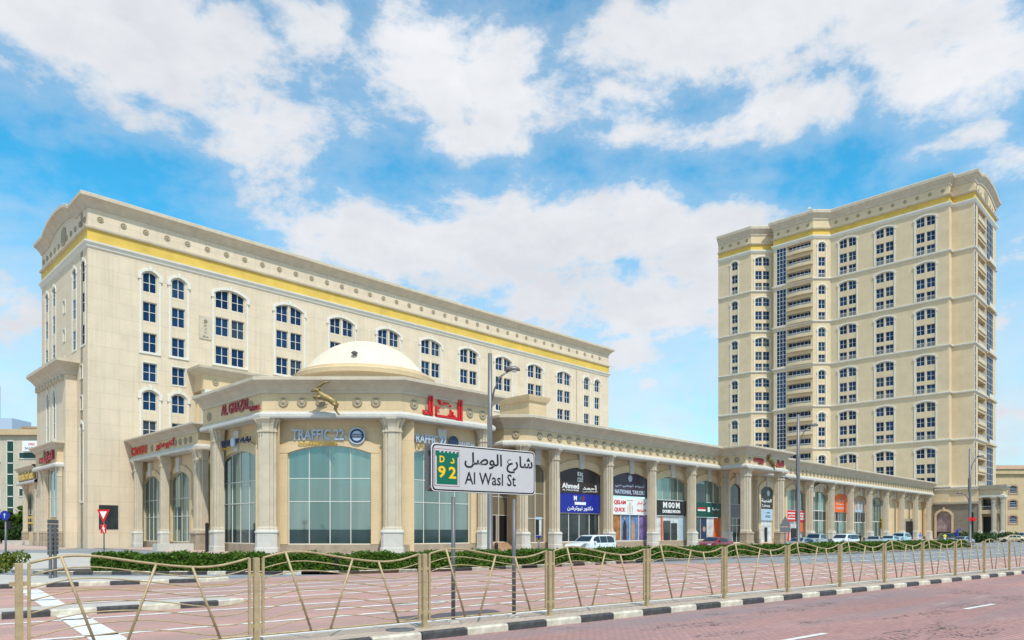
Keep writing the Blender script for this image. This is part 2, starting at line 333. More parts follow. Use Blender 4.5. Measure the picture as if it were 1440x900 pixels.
# ---------------------------------------------------------------- writing
AT={}
for c in range(0xFE80,0xFEF5):
    d=unicodedata.decomposition(chr(c)).split()
    if len(d)==2: AT.setdefault(int(d[1],16),{})[d[0]]=c
def shape(s):
    out=[]; n=len(s)
    for i,ch in enumerate(s):
        t=AT.get(ord(ch))
        if not t: out.append(ch); continue
        p=i>0 and '<initial>' in AT.get(ord(s[i-1]),{}); q='<initial>' in t and i+1<n and ord(s[i+1]) in AT
        k='<medial>' if p and q else '<final>' if p and '<final>' in t else '<initial>' if q else '<isolated>'
        out.append(chr(t.get(k,list(t.values())[0])))
    return ''.join(reversed(out))
def text_mesh(s,h,m,w=None,ext=.02,bold=0):
    """letters standing in the xz plane, facing -y, centred; h = height of the whole line, w = width it is fitted to"""
    ar=any(ord(c)>0x600 for c in s)
    cu=bpy.data.curves.new('t','FONT'); cu.body=shape(s) if ar else s; cu.resolution_u=2
    cu.materials.append(m)
    o=bpy.data.objects.new('t',cu); COL.objects.link(o)
    idx=0
    if ar:   # each outline filled with its own holes only, so that overlapping strokes of one glyph stay solid
        bpy.context.view_layer.objects.active=o; o.select_set(True); bpy.ops.object.convert(target='CURVE'); o=bpy.context.view_layer.objects.active; o.select_set(False); cu=o.data
        P=[]
        for sp in cu.splines:
            pts=sp.bezier_points; n=len(pts); q=[]
            for i in range(n):
                a,b=pts[i],pts[(i+1)%n]
                for k in range(3):
                    t=k/3; c=a.co*(1-t)**3+a.handle_right*3*t*(1-t)**2+b.handle_left*3*t*t*(1-t)+b.co*t**3; q.append((c.x,c.y))
            P.append(q)
        area=lambda q:sum(q[i][0]*q[(i+1)%len(q)][1]-q[(i+1)%len(q)][0]*q[i][1] for i in range(len(q)))/2
        A=[area(q) for q in P]; sg=1 if A[max(range(len(A)),key=lambda i:abs(A[i]))]>0 else -1
        def inside(p,q):
            r=False; n=len(q)
            for i in range(n):
                (x0,y0),(x1,y1)=q[i],q[(i+1)%n]
                if (y0>p[1])!=(y1>p[1]) and p[0]<(x1-x0)*(p[1]-y0)/(y1-y0)+x0: r=not r
            return r
        outer=[i for i in range(len(P)) if A[i]*sg>0]
        for k in range(len(outer)): cu.materials.append(m)
        for k,i in enumerate(outer): cu.splines[i].material_index=k
        for i in range(len(P)):
            if i not in outer:
                c=[k for k,j in enumerate(outer) if inside(P[i][0],P[j])]
                cu.splines[i].material_index=min(c,key=lambda k:abs(A[outer[k]])) if c else 0
    cu.dimensions='2D'; cu.fill_mode='BOTH'; cu.offset=bold; cu.extrude=.01; cu.resolution_u=2
    bpy.context.view_layer.update()
    me=bpy.data.meshes.new_from_object(o.evaluated_get(bpy.context.evaluated_depsgraph_get())); bpy.data.objects.remove(o)
    one=[0]*len(me.vertices)
    for p in me.polygons:
        for i in p.vertices: one[i]=p.material_index
        p.material_index=0
    me.materials.clear(); me.materials.append(m)
    xs=[v.co.x for v in me.vertices]; ys=[v.co.y for v in me.vertices]
    x0,x1,y0,y1=min(xs),max(xs),min(ys),max(ys); k=h/(y1-y0); kx=(w/(x1-x0)) if w else k
    for i,v in enumerate(me.vertices):
        x,y,z=v.co; v.co=((x-(x0+x1)/2)*kx, -(ext if z>0 else 0)-(one[i]%4)*.0007, (y-(y0+y1)/2)*k)
    me.name='lettering'; return me

# ---------------------------------------------------------------- windows and walls
def arc(u,z1,rise,gl,gr):
    if rise<=0: return z1
    c=(gl+gr)/2; h=(gr-gl)/2; Rr=(h*h+rise*rise)/(2*rise); return z1-Rr+math.sqrt(max(Rr*Rr-(u-c)**2,0))
def wallmesh(L,zb,zt,ops,depth=.35,m='wall',L0=0.0,top=None):
    """wall in the xz plane facing -y with openings (u0,u1,z0,z1,rise,gl,gr) and their reveals"""
    mb=MB(); cols={}
    for o in ops: cols.setdefault((round(o[0],3),round(o[1],3)),[]).append(o)
    x=L0
    for (u0,u1),os_ in sorted(cols.items()):
        mb.face([(x,0,zb),(u0,0,zb),(u0,0,zt),(x,0,zt)]); x=u1
        os_.sort(key=lambda o:o[2]); z=zb; tops=None
        for (a,b,z0,z1,rise,gl,gr) in os_:
            if tops is None: mb.face([(u0,0,z),(u1,0,z),(u1,0,z0),(u0,0,z0)])
            else:
                for (p,q,zp,zq) in tops: mb.face([(p,0,zp),(q,0,zq),(q,0,z0),(p,0,z0)])
            ns=10 if rise>0 else 1; us=[u0+(u1-u0)*i/ns for i in range(ns+1)]; zs=[arc(u,z1,rise,gl,gr) for u in us]
            tops=[(us[i],us[i+1],zs[i],zs[i+1]) for i in range(ns)]
            for (p,q,zp,zq) in tops: mb.face([(p,0,zp),(q,0,zq),(q,depth,zq),(p,depth,zp)])
            mb.face([(u0,0,z0),(u1,0,z0),(u1,depth,z0),(u0,depth,z0)])
            mb.face([(u0,0,z0),(u0,depth,z0),(u0,depth,zs[0]),(u0,0,zs[0])]); mb.face([(u1,0,z0),(u1,depth,z0),(u1,depth,zs[-1]),(u1,0,zs[-1])])
        for (p,q,zp,zq) in tops: mb.face([(p,0,zp),(q,0,zq),(q,0,zt),(p,0,zt)])
    mb.face([(x,0,zb),(L,0,zb),(L,0,zt),(x,0,zt)])
    if top: # extra strip under a curved parapet
        for i in range(len(top)-1):
            (p,dp),(q,dq)=top[i],top[i+1]
            if dp or dq: mb.face([(p,0,zt),(q,0,zt),(q,0,zt+dq),(p,0,zt+dp)])
    return mb.mesh('wall',M[m])
WC={}
def window(root,loc,rz,w,h,rise,gl,gr,nc=2,nr=2,bar=.09,gm='glass',fm='frame',extra=None,**props):
    """frame part at loc (its lower left corner) with a glass sub-part; meshes shared by size"""
    key=(round(w,2),round(h,2),round(rise,2),round(gl,2),round(gr,2),nc,nr,bar,gm,fm,extra)
    if key not in WC:
        f=MB(); y0,y1=-.03,.05
        A=lambda u:arc(u,h,rise,gl,gr)
        ns=8 if rise>0 else 1
        for i in range(ns):
            p,q=w*i/ns,w*(i+1)/ns; f.loft([[(p,y0,A(p)-bar),(p,y0,A(p)),(p,y1,A(p)),(p,y1,A(p)-bar)],[(q,y0,A(q)-bar),(q,y0,A(q)),(q,y1,A(q)),(q,y1,A(q)-bar)]])
        f.box(0,w,y0,y1,0,bar)
        for i in range(nc+1):
            u=w*i/nc; c=min(max(u,bar/2),w-bar/2); f.box(c-bar/2,c+bar/2,y0+.004,y1-.004,bar,A(c)-bar*.5)
        hs=h-rise*.5
        for j in range(1,nr): z=hs*j/nr; f.box(bar,w-bar,y0+.008,y1-.008,z-bar*.4,z+bar*.4)
        if extra=='rail':
            for k in range(int(w/.16)+1): f.box(.02+k*.16,.045+k*.16,-.30,-.27,-.05,.85)
            f.box(0,w,-.32,-.25,.85,.91)
        us=[w*i/10 for i in range(11)] if rise>0 else [0,w]
        g=MB().face([(0,.03,0),(w,.03,0)]+[(u,.03,A(u)) for u in reversed(us)])
        WC[key]=(f.mesh('window',M[fm]),g.mesh('pane',M[gm]))
    o=put('window',WC[key][0],root,loc,rz,**props); put('pane',WC[key][1],o); return o
SC={}
def surround(w,h,rise,bw=.28,out=.13,ear=.3,sill=True,key=True,m='whitetrim',sub=8):
    """raised moulding round an opening w x h whose head is an arch; lower left corner of the opening at 0,0"""
    kk=('s',round(w,2),round(h,2),round(rise,2),bw,out,ear,sill,key,m)
    if kk in SC: return SC[kk]
    b=MB(); A=lambda u:arc(u,h,rise,0,w); zs=h-rise
    b.box(-bw,0,-out,0,-bw if sill else 0,zs); b.box(w,w+bw,-out,0,-bw if sill else 0,zs)
    if sill: b.box(0,w,-out,0,-bw,0)
    def O(u):  # outer curve
        t=(u+bw)/(w+2*bw); return arc(u,h+bw*1.25,rise+bw*.45,-bw,w+bw)
    for i in range(sub):
        p,q=w*i/sub,w*(i+1)/sub; P,Q=-bw+(w+2*bw)*i/sub,-bw+(w+2*bw)*(i+1)/sub
        b.loft([[(p,-out*1.3,A(p)),(P,-out*1.3,O(P)),(P,0,O(P)),(p,0,A(p))],[(q,-out*1.3,A(q)),(Q,-out*1.3,O(Q)),(Q,0,O(Q)),(q,0,A(q))]])
    for sx in (0,1):
        a0,a1=(-bw,0) if not sx else (w+bw,w); b.prismy([(a0,zs),(a1,zs),(a1,A(0 if not sx else w)),(a0,O(a0))],-out*1.25,0)
    if ear:
        b.box(-bw-ear*.6,0-.02,-out*1.7,0,zs-ear*2.2,zs+ear*.6); b.box(w+.02,w+bw+ear*.6,-out*1.7,0,zs-ear*2.2,zs+ear*.6)
    if key: b.prismy([(w/2-.16,h-.02),(w/2+.16,h-.02),(w/2+.24,h+bw*2.0),(w/2-.24,h+bw*2.0)],-out*2.2,0)
    SC[kk]=b.mesh('window_surround',M[m]); return SC[kk]
class Face:
    """one facade of a building: origin (a,b) in building axes, turned by th; u to the right, outward towards the viewer"""
    def __init__(s,root,o,th,a0): s.root=root; s.o=o; s.th=th; s.a0=a0
    def loc(s,u,z=0,out=0):
        c,n=math.cos(s.th),math.sin(s.th); x,y=u,-out
        return (s.o[0]+c*x-n*y-s.a0[0], s.o[1]+n*x+c*y-s.a0[1], z)
    def world(s,u,z=0,out=0):
        l=s.loc(u,z,out); return ab(l[0]+s.a0[0],l[1]+s.a0[1],z)
    def add(s,name,me,u=0,z=0,out=0,**p): return put(name,me,s.root,s.loc(u,z,out),s.th,**p)
    def window(s,u,z,w,h,rise=0,gl=None,gr=None,out=-.22,**k):
        return window(s.root,s.loc(u,z,out),s.th,w,h,rise,0 if gl is None else gl-u,w if gr is None else gr-u,**k)
    @property
    def rz(s): return ROT+s.th
def building(name,label,cat,a0,**k): return thing(name,label,cat,ab(a0[0],a0[1],0),ROT,**k)
MEDC={}
def medallion(r,m='medal'):
    if (r,m) not in MEDC: MEDC[(r,m)]=MB().lathe([(r,0),(r,.06),(r*.8,.10),(r*.72,.05),(r*.4,.05),(r*.3,.11),(.01,.13)],14,axis='y').mesh('medallion',M[m],True)
    return MEDC[(r,m)]
def prismpath(path,z0,z1,w=0): return [(w,z0),(w,z1)]

def entab(root,a0,path,z0,z1,z2,z3,over,inner=1.7,fm='podium'):
    """classical entablature: architrave z0-z1, frieze z1-z2, flaring cornice z2-z3"""
    P=[(x-a0[0],y-a0[1]) for x,y in path]
    put('architrave',MB().sweep(P,[(-inner,z0),(.30,z0),(.34,z0+.12),(.34,z0+(z1-z0)*.55),(.12,z1-.03),(.0,z1)]).mesh('architrave',M['pale']),root)
    put('frieze',MB().sweep(P,[(0,z1),(0,z2)]).mesh('frieze',M[fm]),root)
    h=z3-z2
    put('cornice',MB().sweep(P,[(0,z2),(.12,z2+.02),(.14,z2+h*.16),(.30,z2+h*.30),(over*.52,z2+h*.52),(over*.60,z2+h*.56),(over*.86,z2+h*.70),(over*.9,z2+h*.74),(over,z2+h*.78),(over,z3-.04),(over-.06,z3),(-.6,z3+.02)]).mesh('cornice',M['trim']),root)
PC={}
def pilaster(root,loc,rz,w,d,z0,z1,bh=1.9,name='column',bm='pale',bs=1.22):
    key=(w,d,z0,z1,bh,bm)
    if key not in PC:
        def plan(k,kd=None):
            kd=kd or k
            h=[(-.5,0),(-.5,-.55),(-.37,-.55),(-.37,-.8),(-.2,-.8),(-.2,-1),(.2,-1),(.2,-.8),(.37,-.8),(.37,-.55),(.5,-.55),(.5,0)]
            return [(x*w*k,y*d*kd) for x,y in h]
        zb=z0+bh
        sh=MB().loft([[(x,y,z) for x,y in plan(k)] for k,z in ((1.1,zb),(1.1,zb+.12),(1,zb+.3),(1,z1-1.25))],cap=False).mesh(name,M['trim'])
        cp=MB().loft([[(x,y,z) for x,y in plan(k)] for k,z in ((1.0,z1-1.25),(1.12,z1-1.22),(1.12,z1-1.08),(1.02,z1-1.05),(1.04,z1-.75),(1.18,z1-.42),(1.4,z1-.14),(1.45,z1-.1),(1.45,z1))]).mesh('capital',M['trim'])
        q=w*bs/2; e=d*bs
        def oc(k): return [(-q*k,0),(-q*k,-e*.75*k),(-q*.72*k,-e*k),(q*.72*k,-e*k),(q*k,-e*.75*k),(q*k,0)]
        bsm=MB().loft([[(x,y,z) for x,y in oc(k)] for k,z in ((1.06,z0),(1.06,z0+.5),(1.0,z0+.55),(1.0,zb-.32),(1.06,zb-.28),(1.06,zb-.18),(.93,zb))]).mesh('base',M[bm])
        PC[key]=(sh,cp,bsm)
    o=put(name,PC[key][0],root,loc,rz); put('capital',PC[key][1],o); put('base',PC[key][2],o); return o
def roofcap(root,a0,pts,z,m='concrete'): put('roof',MB().face([(x-a0[0],y-a0[1],z) for x,y in pts]).mesh('roof',M[m]),root)

def storefront(F,u0,w,z0,zs,zt,nc,rows,gm='film',bar=.07,skip=(),out=-.22,low=0):
    """glazed opening: one frame part with every sheet of glass its own sub-part. rows = heights of the transoms"""
    rise=zt-zs; A=lambda u:arc(u,zt-z0,rise,0,w); f=MB(); edges=[0]+[r-z0 for r in rows]
    f.box(0,w,-.06,.06,0,bar); f.box(0,bar,-.06,.06,bar,zs-z0); f.box(w-bar,w,-.06,.06,bar,zs-z0)
    for i in range(1,nc): u=w*i/nc; f.box(u-bar/2,u+bar/2,-.054,.054,bar,A(u)-.02)
    for r in edges[1:]: f.box(bar,w-bar,-.048,.048,r-bar/2,r+bar/2)
    for i in range(10):
        p,q=w*i/10,w*(i+1)/10; f.loft([[(p,-.06,A(p)-bar),(p,-.06,A(p)),(p,.06,A(p)),(p,.06,A(p)-bar)],[(q,-.06,A(q)-bar),(q,-.06,A(q)),(q,.06,A(q)),(q,.06,A(q)-bar)]])
    o=F.add('window',f.mesh('window',M['frame']),u0,z0,out)
    for j in range(len(edges)):
        if j in skip: continue
        for i in range(nc):
            p,q=w*i/nc,w*(i+1)/nc; a=edges[j]
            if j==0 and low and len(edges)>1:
                put('pane',MB().face([(p,0,0),(q,0,0),(q,0,low),(p,0,low)]).mesh('pane',M['film_low_shade']),o); a=low  # same sheet of glass, its lower strip coloured dark to imitate reflected shade
            if j<len(edges)-1: g=[(p,0,a),(q,0,a),(q,0,edges[j+1]),(p,0,edges[j+1])]
            else: g=[(p,0,a),(q,0,a)]+[(p+(q-p)*k/5,0,A(p+(q-p)*k/5)) for k in range(5,-1,-1)]
            put('pane',MB().face(g).mesh('pane',M[gm]),o)
    return o

# ================================================================ GROUND
G=put('ground',MB().face([(-3000,-600,-.03),(3000,-600,-.03),(3000,5000,-.03),(-3000,5000,-.03)]).mesh('ground',M['ground']),kind='structure')
def sheet(name,pts,z,m,road=True,kind='structure'):
    """a flat sheet; pts in road axes so that its material runs along the road"""
    return put(name,MB().face([(x,y,z) for x,y in pts]).mesh(name,M[m]),None,(0,0,0),RRD if road else 0,kind=kind)
KD=12.17
sheet('road',[(-60,-30),(400,-30),(400,KD+.1),(-60,KD+.1)],0,'roadpaver')
sheet('far_road',[(-60,13.3),(400,13.3),(400,33.2),(-60,33.2)],.0,'farpaver')
sheet('asphalt_lane',[(35,33.1),(52,21.2),(400,21.2),(400,33.1)],.004,'asphalt')
sheet('service_road',[(-140,33.2),(400,33.2),(400,150),(-140,150)],-.004,'asphalt')
# median with paved top
sheet('median',[(-60,KD+.16),(200,KD+.16),(200,13.42),(-60,13.42)],.152,'medianpaver')
def kerb_line(pts,n_len,label,h=.15,w=.16,start=0,road=True,out=-1):
    """kerb of separate painted stones along a polyline"""
    root=put('kerb',None,None,(0,0,0),RRD if road else 0,kind='structure'); k=start
    for i in range(len(pts)-1):
        p,q=Vector(pts[i]),Vector(pts[i+1]); L=(q-p).length; n=max(1,round(L/n_len)); d=(q-p)/n; nn=Vector((-d.y,d.x)).normalized()*w
        th=math.atan2(d.y,d.x); key=('k',round(d.length,2),k%2,h)
        for j in range(n):
            key=('k',round(d.length,2),k%2,h)
            if key not in SC:
                l=d.length-.012; b=MB().loft([[(0.012,0,-.05),(l,0,-.05),(l,w,-.05),(0.012,w,-.05)],[(0.012,0.0,h-.03),(l,0.0,h-.03),(l,w,h-.03),(0.012,w,h-.03)],[(0.02,.03,h+.004),(l-.008,.03,h+.004),(l-.008,w-.02,h+.004),(0.02,w-.02,h+.004)]])
                SC[key]=b.mesh('kerb_stone',M['kerbblack' if k%2 else 'kerbwhite'])
            put('kerb_stone',SC[key],root,(*(p+d*j),0),th); k+=1
    return root
kerb_line([(-10,KD),(80.5,KD)],1.09,'',start=1)
put('kerb_strip',MB().box(80.5,200,KD,KD+.16,-.05,.15).mesh('kerb_strip',M['concrete']),None,(0,0,0),RRD,kind='structure')
put('kerb_strip',MB().box(-20,200,13.42,13.58,-.05,.15).mesh('kerb_strip',M['concrete']),None,(0,0,0),RRD,kind='structure')
# hedge island
isl=[edof(*p) for p in ((-24.2,36.3),(-22.5,35.3),(-8.6,35.7),(-3.1,38.5),(1.5,42.2))]+[(40,33.0),(105,33.0)]
back=[(105,35.2),(40,35.0)]+[edof(*p) for p in ((0.4,43.9),(-4.2,40.6),(-9.2,38.0),(-22.5,38.2),(-24.2,37.6))]
put('hedge_island',MB().prism(isl+back,-.05,.15).mesh('hedge_island',M['soil']),None,(0,0,0),RRD,kind='structure')
kerb_line(isl[:4],.95,'',w=.2,h=.17); kerb_line(isl[3:6],1.09,'',w=.2,h=.17,start=1)
put('kerb_strip',MB().box(40,105,33.0,33.2,-.05,.17).mesh('kerb_strip',M['concrete']),None,(0,0,0),RRD,kind='structure')
# left corner apron and nose
A1=[(-70,-2),(-19.6,26.5),(-13.2,30.2),(-12.3,31.0),(-12.6,31.9),(-13.6,32.3),(-19.5,31.6),(-24.8,33.5),(-26,37),(-24.8,40),(-19,46),(-24,52),(-40,66),(-90,66)]
put('island',MB().prism([edof(*p) for p in A1],-.05,.15).mesh('island',M['concrete']),None,(0,0,0),RRD,kind='structure')
kerb_line([edof(*p) for p in ((-33.0,18.9),(-19.66,26.42),(-13.2,30.1),(-12.2,31.0))],1.05,'',w=.2,h=.165)
B1=[(-30,3.6),(-12.4,17.5),(-8.4,20.6),(-8.0,21.3),(-8.5,21.8),(-9.2,21.7),(-13,18.8),(-30.6,4.9)]
put('island',MB().prism([edof(*p) for p in B1],-.05,.15).mesh('island',M['concrete']),None,(0,0,0),RRD,kind='structure')
kerb_line([edof(*p) for p in ((-24.0,8.3),(-12.42,17.46),(-8.4,20.56),(-7.95,21.3))],1.05,'',w=.2,h=.165,start=1)
# pavements in front of the shops (building axes)
def sheet_ab(name,pts,z0,z1,m): return put(name,MB().prism(pts,z0,z1).mesh(name,M[m]),None,(0,0,0),ROT,kind='structure')
sheet_ab('pavement',[(26.5,98),(27.5,78),(26.2,74),(26.2,59.6),(37.2,48.6),(51,48.6),(56,49.4),(95,49.8),(96,46),(113,46),(114,49.8),(206,50),(207,40),(214,39),(240,39),(240,60),(60,70),(49,90)],-.05,.14,'walkpaver')
sheet_ab('pavement',[(-40,96),(24,96.5),(24,150),(-40,150)],-.05,.14,'walkpaver')
# painted lines
def line(e0,d0,e1,d1,w,m='paintwhite',z=.008,name='lane_marking'):
    p,q=Vector((e0,d0)),Vector((e1,d1)); n=(q-p).normalized(); n=Vector((-n.y,n.x))*w/2
    sheet(name,[tuple(p-n),tuple(q-n),tuple(q+n),tuple(p+n)],z,m)
for e in (-3,4.4+1.0,12.3,14.6): pass
for k in range(-2,12): line(12.35+9.75*k,7.68,14.55+9.75*k,7.68,.14)
for d,e0,e1 in ((16.9,1,70),(18.6,8,60),(20.3,-4,95),(21.6,20,60),(23.0,0,36),(24.8,3,40),(26.6,2,34),(28.3,6,30)): line(e0,d,e1,d,.21)
line(36,24.9,120,24.9,.3,z=.012); line(50,29.3,120,29.3,.3,z=.012)
line(4,14.6,200,14.6,.15,'paintwhite')
line(-4,29.6,16,29.9,.14,'paintyellow'); 
p0,p1=edof(*gp(0,831.5)),edof(*gp(330,821)); line(*p0,*p1,.13,'paintyellow')
p0,p1=edof(*gp(40,829)),edof(*gp(170,910)); line(*p0,*p1,.62,'paintwhite')
for a_,b_ in (((553,851),(640,845)),): line(*edof(*gp(*a_)),*edof(*gp(*b_)),.35)
# manhole on the median
e_,d_=edof(*gp(563,886,.15)); mh=MB().lathe([(.3,0),(.3,.012),(.27,.012),(.26,.006),(.01,.006)],20)
thing('manhole_cover','round grey manhole cover set in the paved median by the fence','manhole cover',ed(e_,d_,.152),me=mh.mesh('manhole_cover',M['grey']))

# ================================================================ HOTEL (large block behind)
H0=(25.95,98.9); HL=105.0; HE=22.4
hotel=building('hotel_building','long cream seven storey hotel block with yellow band under its roof and a curved gable','building',H0)
FH=Face(hotel,H0,0,H0); FE=Face(hotel,(H0[0],H0[1]+HE),-math.pi/2,H0)
ZR=[(33.1,2.65,1),(29.3,2.55,0),(25.35,2.5,0),(21.55,2.4,0),(17.8,2.55,1),(14.1,2.4,0)]
sing=[7.2,10.8,97.1,100.8]; doub=[17.8+8.96*i for i in range(9)]
ops=[]; 
for c in sing:
    for z,h,ar in ZR:
        u=c-.85; ops.append((u,u+1.7,z,z+h,.45 if ar else 0,u,u+1.7)); FH.window(u,z,1.7,h,.45 if ar else 0)
    for zb,h in ((25.35,10.4),(14.1,6.25)): FH.add('window_surround',surround(2.1,h+.1,.55),c-1.05,zb)
    FH.add('window_surround',surround(1.7,2.4,0,bw=.12,out=.06,ear=0,key=False),c-.85,21.55)
for i,c in enumerate(doub):
    zr=ZR if i<1 else ZR[:5]
    for z,h,ar in zr:
        g0,g1=c-2.05,c+2.05
        for u in (c-2.05,c+.2):
            ops.append((u,u+1.85,z,z+h,.5 if ar else 0,g0,g1)); FH.window(u,z,1.85,h,.5 if ar else 0,g0,g1)
    FH.add('window_surround',surround(4.6,10.45,.7),c-2.3,25.35)
    FH.add('window_surround',surround(4.6,6.3,.7),c-2.3,14.1)
FH.add('wall',wallmesh(HL,0,42,ops))
# end face
ops=[]; eu=lambda px:(H0[1]+HE)-bX(px,H0[0])
for px in (66,76,104.5,117):
    u=eu(px)-.75
    for z,h,ar in ZR[:3]: ops.append((u,u+1.5,z,z+h,.35 if ar else 0,u,u+1.5)); FE.window(u,z,1.5,h,.35 if ar else 0,nc=1,out=-.05)
    FE.add('window_surround',surround(1.7,10.4,.45,bw=.22,out=.06,ear=.2),u-.1,25.35)
u=eu(90.5)-.45
for z in (31.2,27.4,23.7): ops.append((u,u+.9,z,z+1.5,0,u,u+.9)); FE.window(u,z,.9,1.5,0,nc=1,nr=1,out=-.05); FE.add('window_surround',surround(.9,1.5,0,bw=.14,out=.08,ear=0,key=False),u,z)
u=eu(115)-.5
for z in (21.3,17.4): ops.append((u,u+.9,z,z+1.6,0,u,u+.9)); FE.window(u,z,.9,1.6,0,nc=1,nr=1,out=-.05); FE.add('window_surround',surround(.9,1.6,0,bw=.14,out=.08,ear=0,key=False),u,z)
for z,h,ar in ((13.0,2.6,1),(9.4,2.4,0),(5.9,2.2,0)): ops.append((u,u+1,z,z+h,.35 if ar else 0,u,u+1)); FE.window(u,z,1,h,.35 if ar else 0,nc=1,out=-.05)
FE.add('window_surround',surround(1.2,9.7,.45,bw=.22,out=.06,ear=.2),u-.1,5.9)
gc=(H0[1]+HE)-110.2
def bump(u):
    t=abs(u-gc)/6.4
    return 0 if t>=1 else 2.0*math.sqrt(max(0,1-(t*.93)**2))-2.0*math.sqrt(1-.93**2)
bu=[gc-6.4+12.8*i/24 for i in range(25)]
FE.add('wall',wallmesh(HE,0,42,ops,top=[(u,bump(u)) for u in bu]))
pth=[(H0[0],H0[1]+HE)]+[(H0[0],H0[1]+HE-u) for u in bu]+[H0,(H0[0]+HL,H0[1])]
dzs=[0]+[bump(u) for u in bu]+[0,0]
PP=[(x-H0[0],y-H0[1]) for x,y in pth]+[(HL,22.4)]; dzs.append(0)
put('cornice',MB().sweep(PP,[(0,41.9),(.15,41.93),(.18,42.15),(.4,42.4),(.75,42.75),(.95,42.85),(1.05,42.9),(1.05,43.3),(1.0,43.36),(-.5,43.4)],dzs).mesh('cornice',M['trim']),hotel)
P2=[(0,HE),(0,0),(HL,0),(HL,22.4)]
put('ledge',MB().sweep(P2,[(0,39.3),(.3,39.35),(.34,39.5),(.34,39.62),(.0,39.7)]).mesh('ledge',M['trim']),hotel)
put('yellow_band',MB().sweep(P2,[(.06,37.8),(.06,39.33)]).mesh('yellow_band',M['yellow']),hotel)
put('ledge',MB().sweep(P2,[(0,37.05),(.16,37.15),(.2,37.45),(.4,37.6),(.42,37.8),(.0,37.85)]).mesh('ledge',M['whitetrim']),hotel)
for i in range(39): FH.add('medallion',medallion(.36),1.4+2.64*i,40.75,.01)
for i in range(11):
    u=1.2+i*2.0
    if abs(u-gc)>1.7: FE.add('medallion',medallion(.36),u,40.7,.01)
FE.add('medallion',medallion(1.25),gc+.6,41.3,.02)
put('wall',MB().box(HL-.01,HL,0.002,22.4,0,42).mesh('wall',M['wall']),hotel)
roofcap(hotel,H0,[H0,(H0[0]+HL,H0[1]),(H0[0]+HL,121.3),(H0[0],121.3)],42.6)
for z in (34.6,30.4,26.4,22.4,19): put('balcony',MB().lathe([(1.5,0),(1.6,.15),(1.6,1.0),(1.5,1.05),(1.5,.2),(.1,.2)],14).mesh('balcony',M['wall']),hotel,(HL+.1,2.4,z-1))
FH.add('downpipe',MB().tube([(0,0,0),(0,0,37)],.09,6).mesh('downpipe',M['trim']),93.6,0,.12)
FH.add('downpipe',MB().tube([(0,0,0),(0,0,13.5)],.07,6).mesh('downpipe',M['frame']),22.4,16,.1)
FH.add('wall_plaque',MB().box(-.8,.8,-.12,0,0,3.1).mesh('wall_plaque',M['trim']),14.3,28.4)
FH.add('lettering',text_mesh('و',.5,M['bronze'],w=.5,ext=.04),14.3,30.8,.13)
for k in range(3): FH.add('lettering',text_mesh(('م','ر','ب')[k],.28,M['bronze'],w=.3,ext=.03),14.3,30.2-.45*k,.13)
FH.add('lettering',text_mesh('مركز',.3,M['bronze'],w=.8,ext=.03),14.3,28.75,.13)
# annex on the end face
ax0,ax1=103.5,118.2; AN=(24.7,ax1); FA=Face(hotel,AN,-math.pi/2,H0); ops=[]
for px in (67.5,76.5):
    u=ax1-bX(px,24.7)-.6; ops.append((u,u+1.2,14.2,20.6,.5,u,u+1.2)); FA.window(u,14.2,1.2,6.4,.5,nc=1,nr=3,out=-.05); FA.add('window_surround',surround(1.2,6.4,.5,bw=.24,out=.07,ear=.2),u,14.2)
FA.add('wall',wallmesh(ax1-ax0,0,23,ops)); put('wall',MB().box(AN[0]-H0[0],0,ax0-H0[1],ax0-H0[1]+.01,0,23).mesh('wall',M['wall']),hotel)
PA=[(AN[0]-H0[0],ax1-H0[1]),(AN[0]-H0[0],ax0-H0[1]),(0.3,ax0-H0[1])]
put('cornice',MB().sweep(PA,[(0,21.9),(.15,21.95),(.2,22.3),(.6,22.8),(1.1,23.2),(1.3,23.3),(1.3,23.7),(-.6,23.75),(-1.2,23.75)]).mesh('cornice',M['trim']),hotel)
for i in range(9): FA.add('dentil',MB().box(-.22,.22,-.45,0,0,.7).mesh('dentil',M['trim']),1.2+i*1.55,21.3)
# roof-level porch on the main face, behind the corner pavilion
pb=H0[1]-3.2; pa=aX(286,pb); FP=Face(hotel,(pa,pb),0,H0)
put('porch_wall',MB().box(pa-H0[0],pa-H0[0]+16,-3.2,0,20.9,23.1).mesh('porch_wall',M['podium']),hotel)
put('cornice',MB().sweep([(pa-H0[0],0),(pa-H0[0],-3.2),(pa-H0[0]+16,-3.2)],[(0,22.9),(.3,23.1),(.9,23.6),(.95,23.9),(-3,23.95)]).mesh('cornice',M['trim']),hotel)
for i in range(6): FP.add('medallion',medallion(.4),1.6+2.5*i,22.0,.02)
for i in range(3): FP.add('column',MB().box(-.7,.7,-.05,1.2,0,20.95).mesh('column',M['whitetrim']),.9+5.6*i,0)
FP.add('wall',MB().box(0,16,2.2,2.21,0,20.2).mesh('wall',M['podium']))

# ================================================================ SHOPPING ARCADE: long wing
BF=53.9; BW=55.2; EF=53.35
W0=(56.0,BF)
arc_=building('shopping_arcade','long two storey cream shopping arcade with columns and arched shop windows running right','building',W0)
WF=Face(arc_,(0,BW),0,W0)
cols=[735,780,856,917,973,1021,1139,1169,1196,1222.5,1246,1268,1287.5,1306]
ca=[aX(p,BF) for p in cols]; WEND=208.6
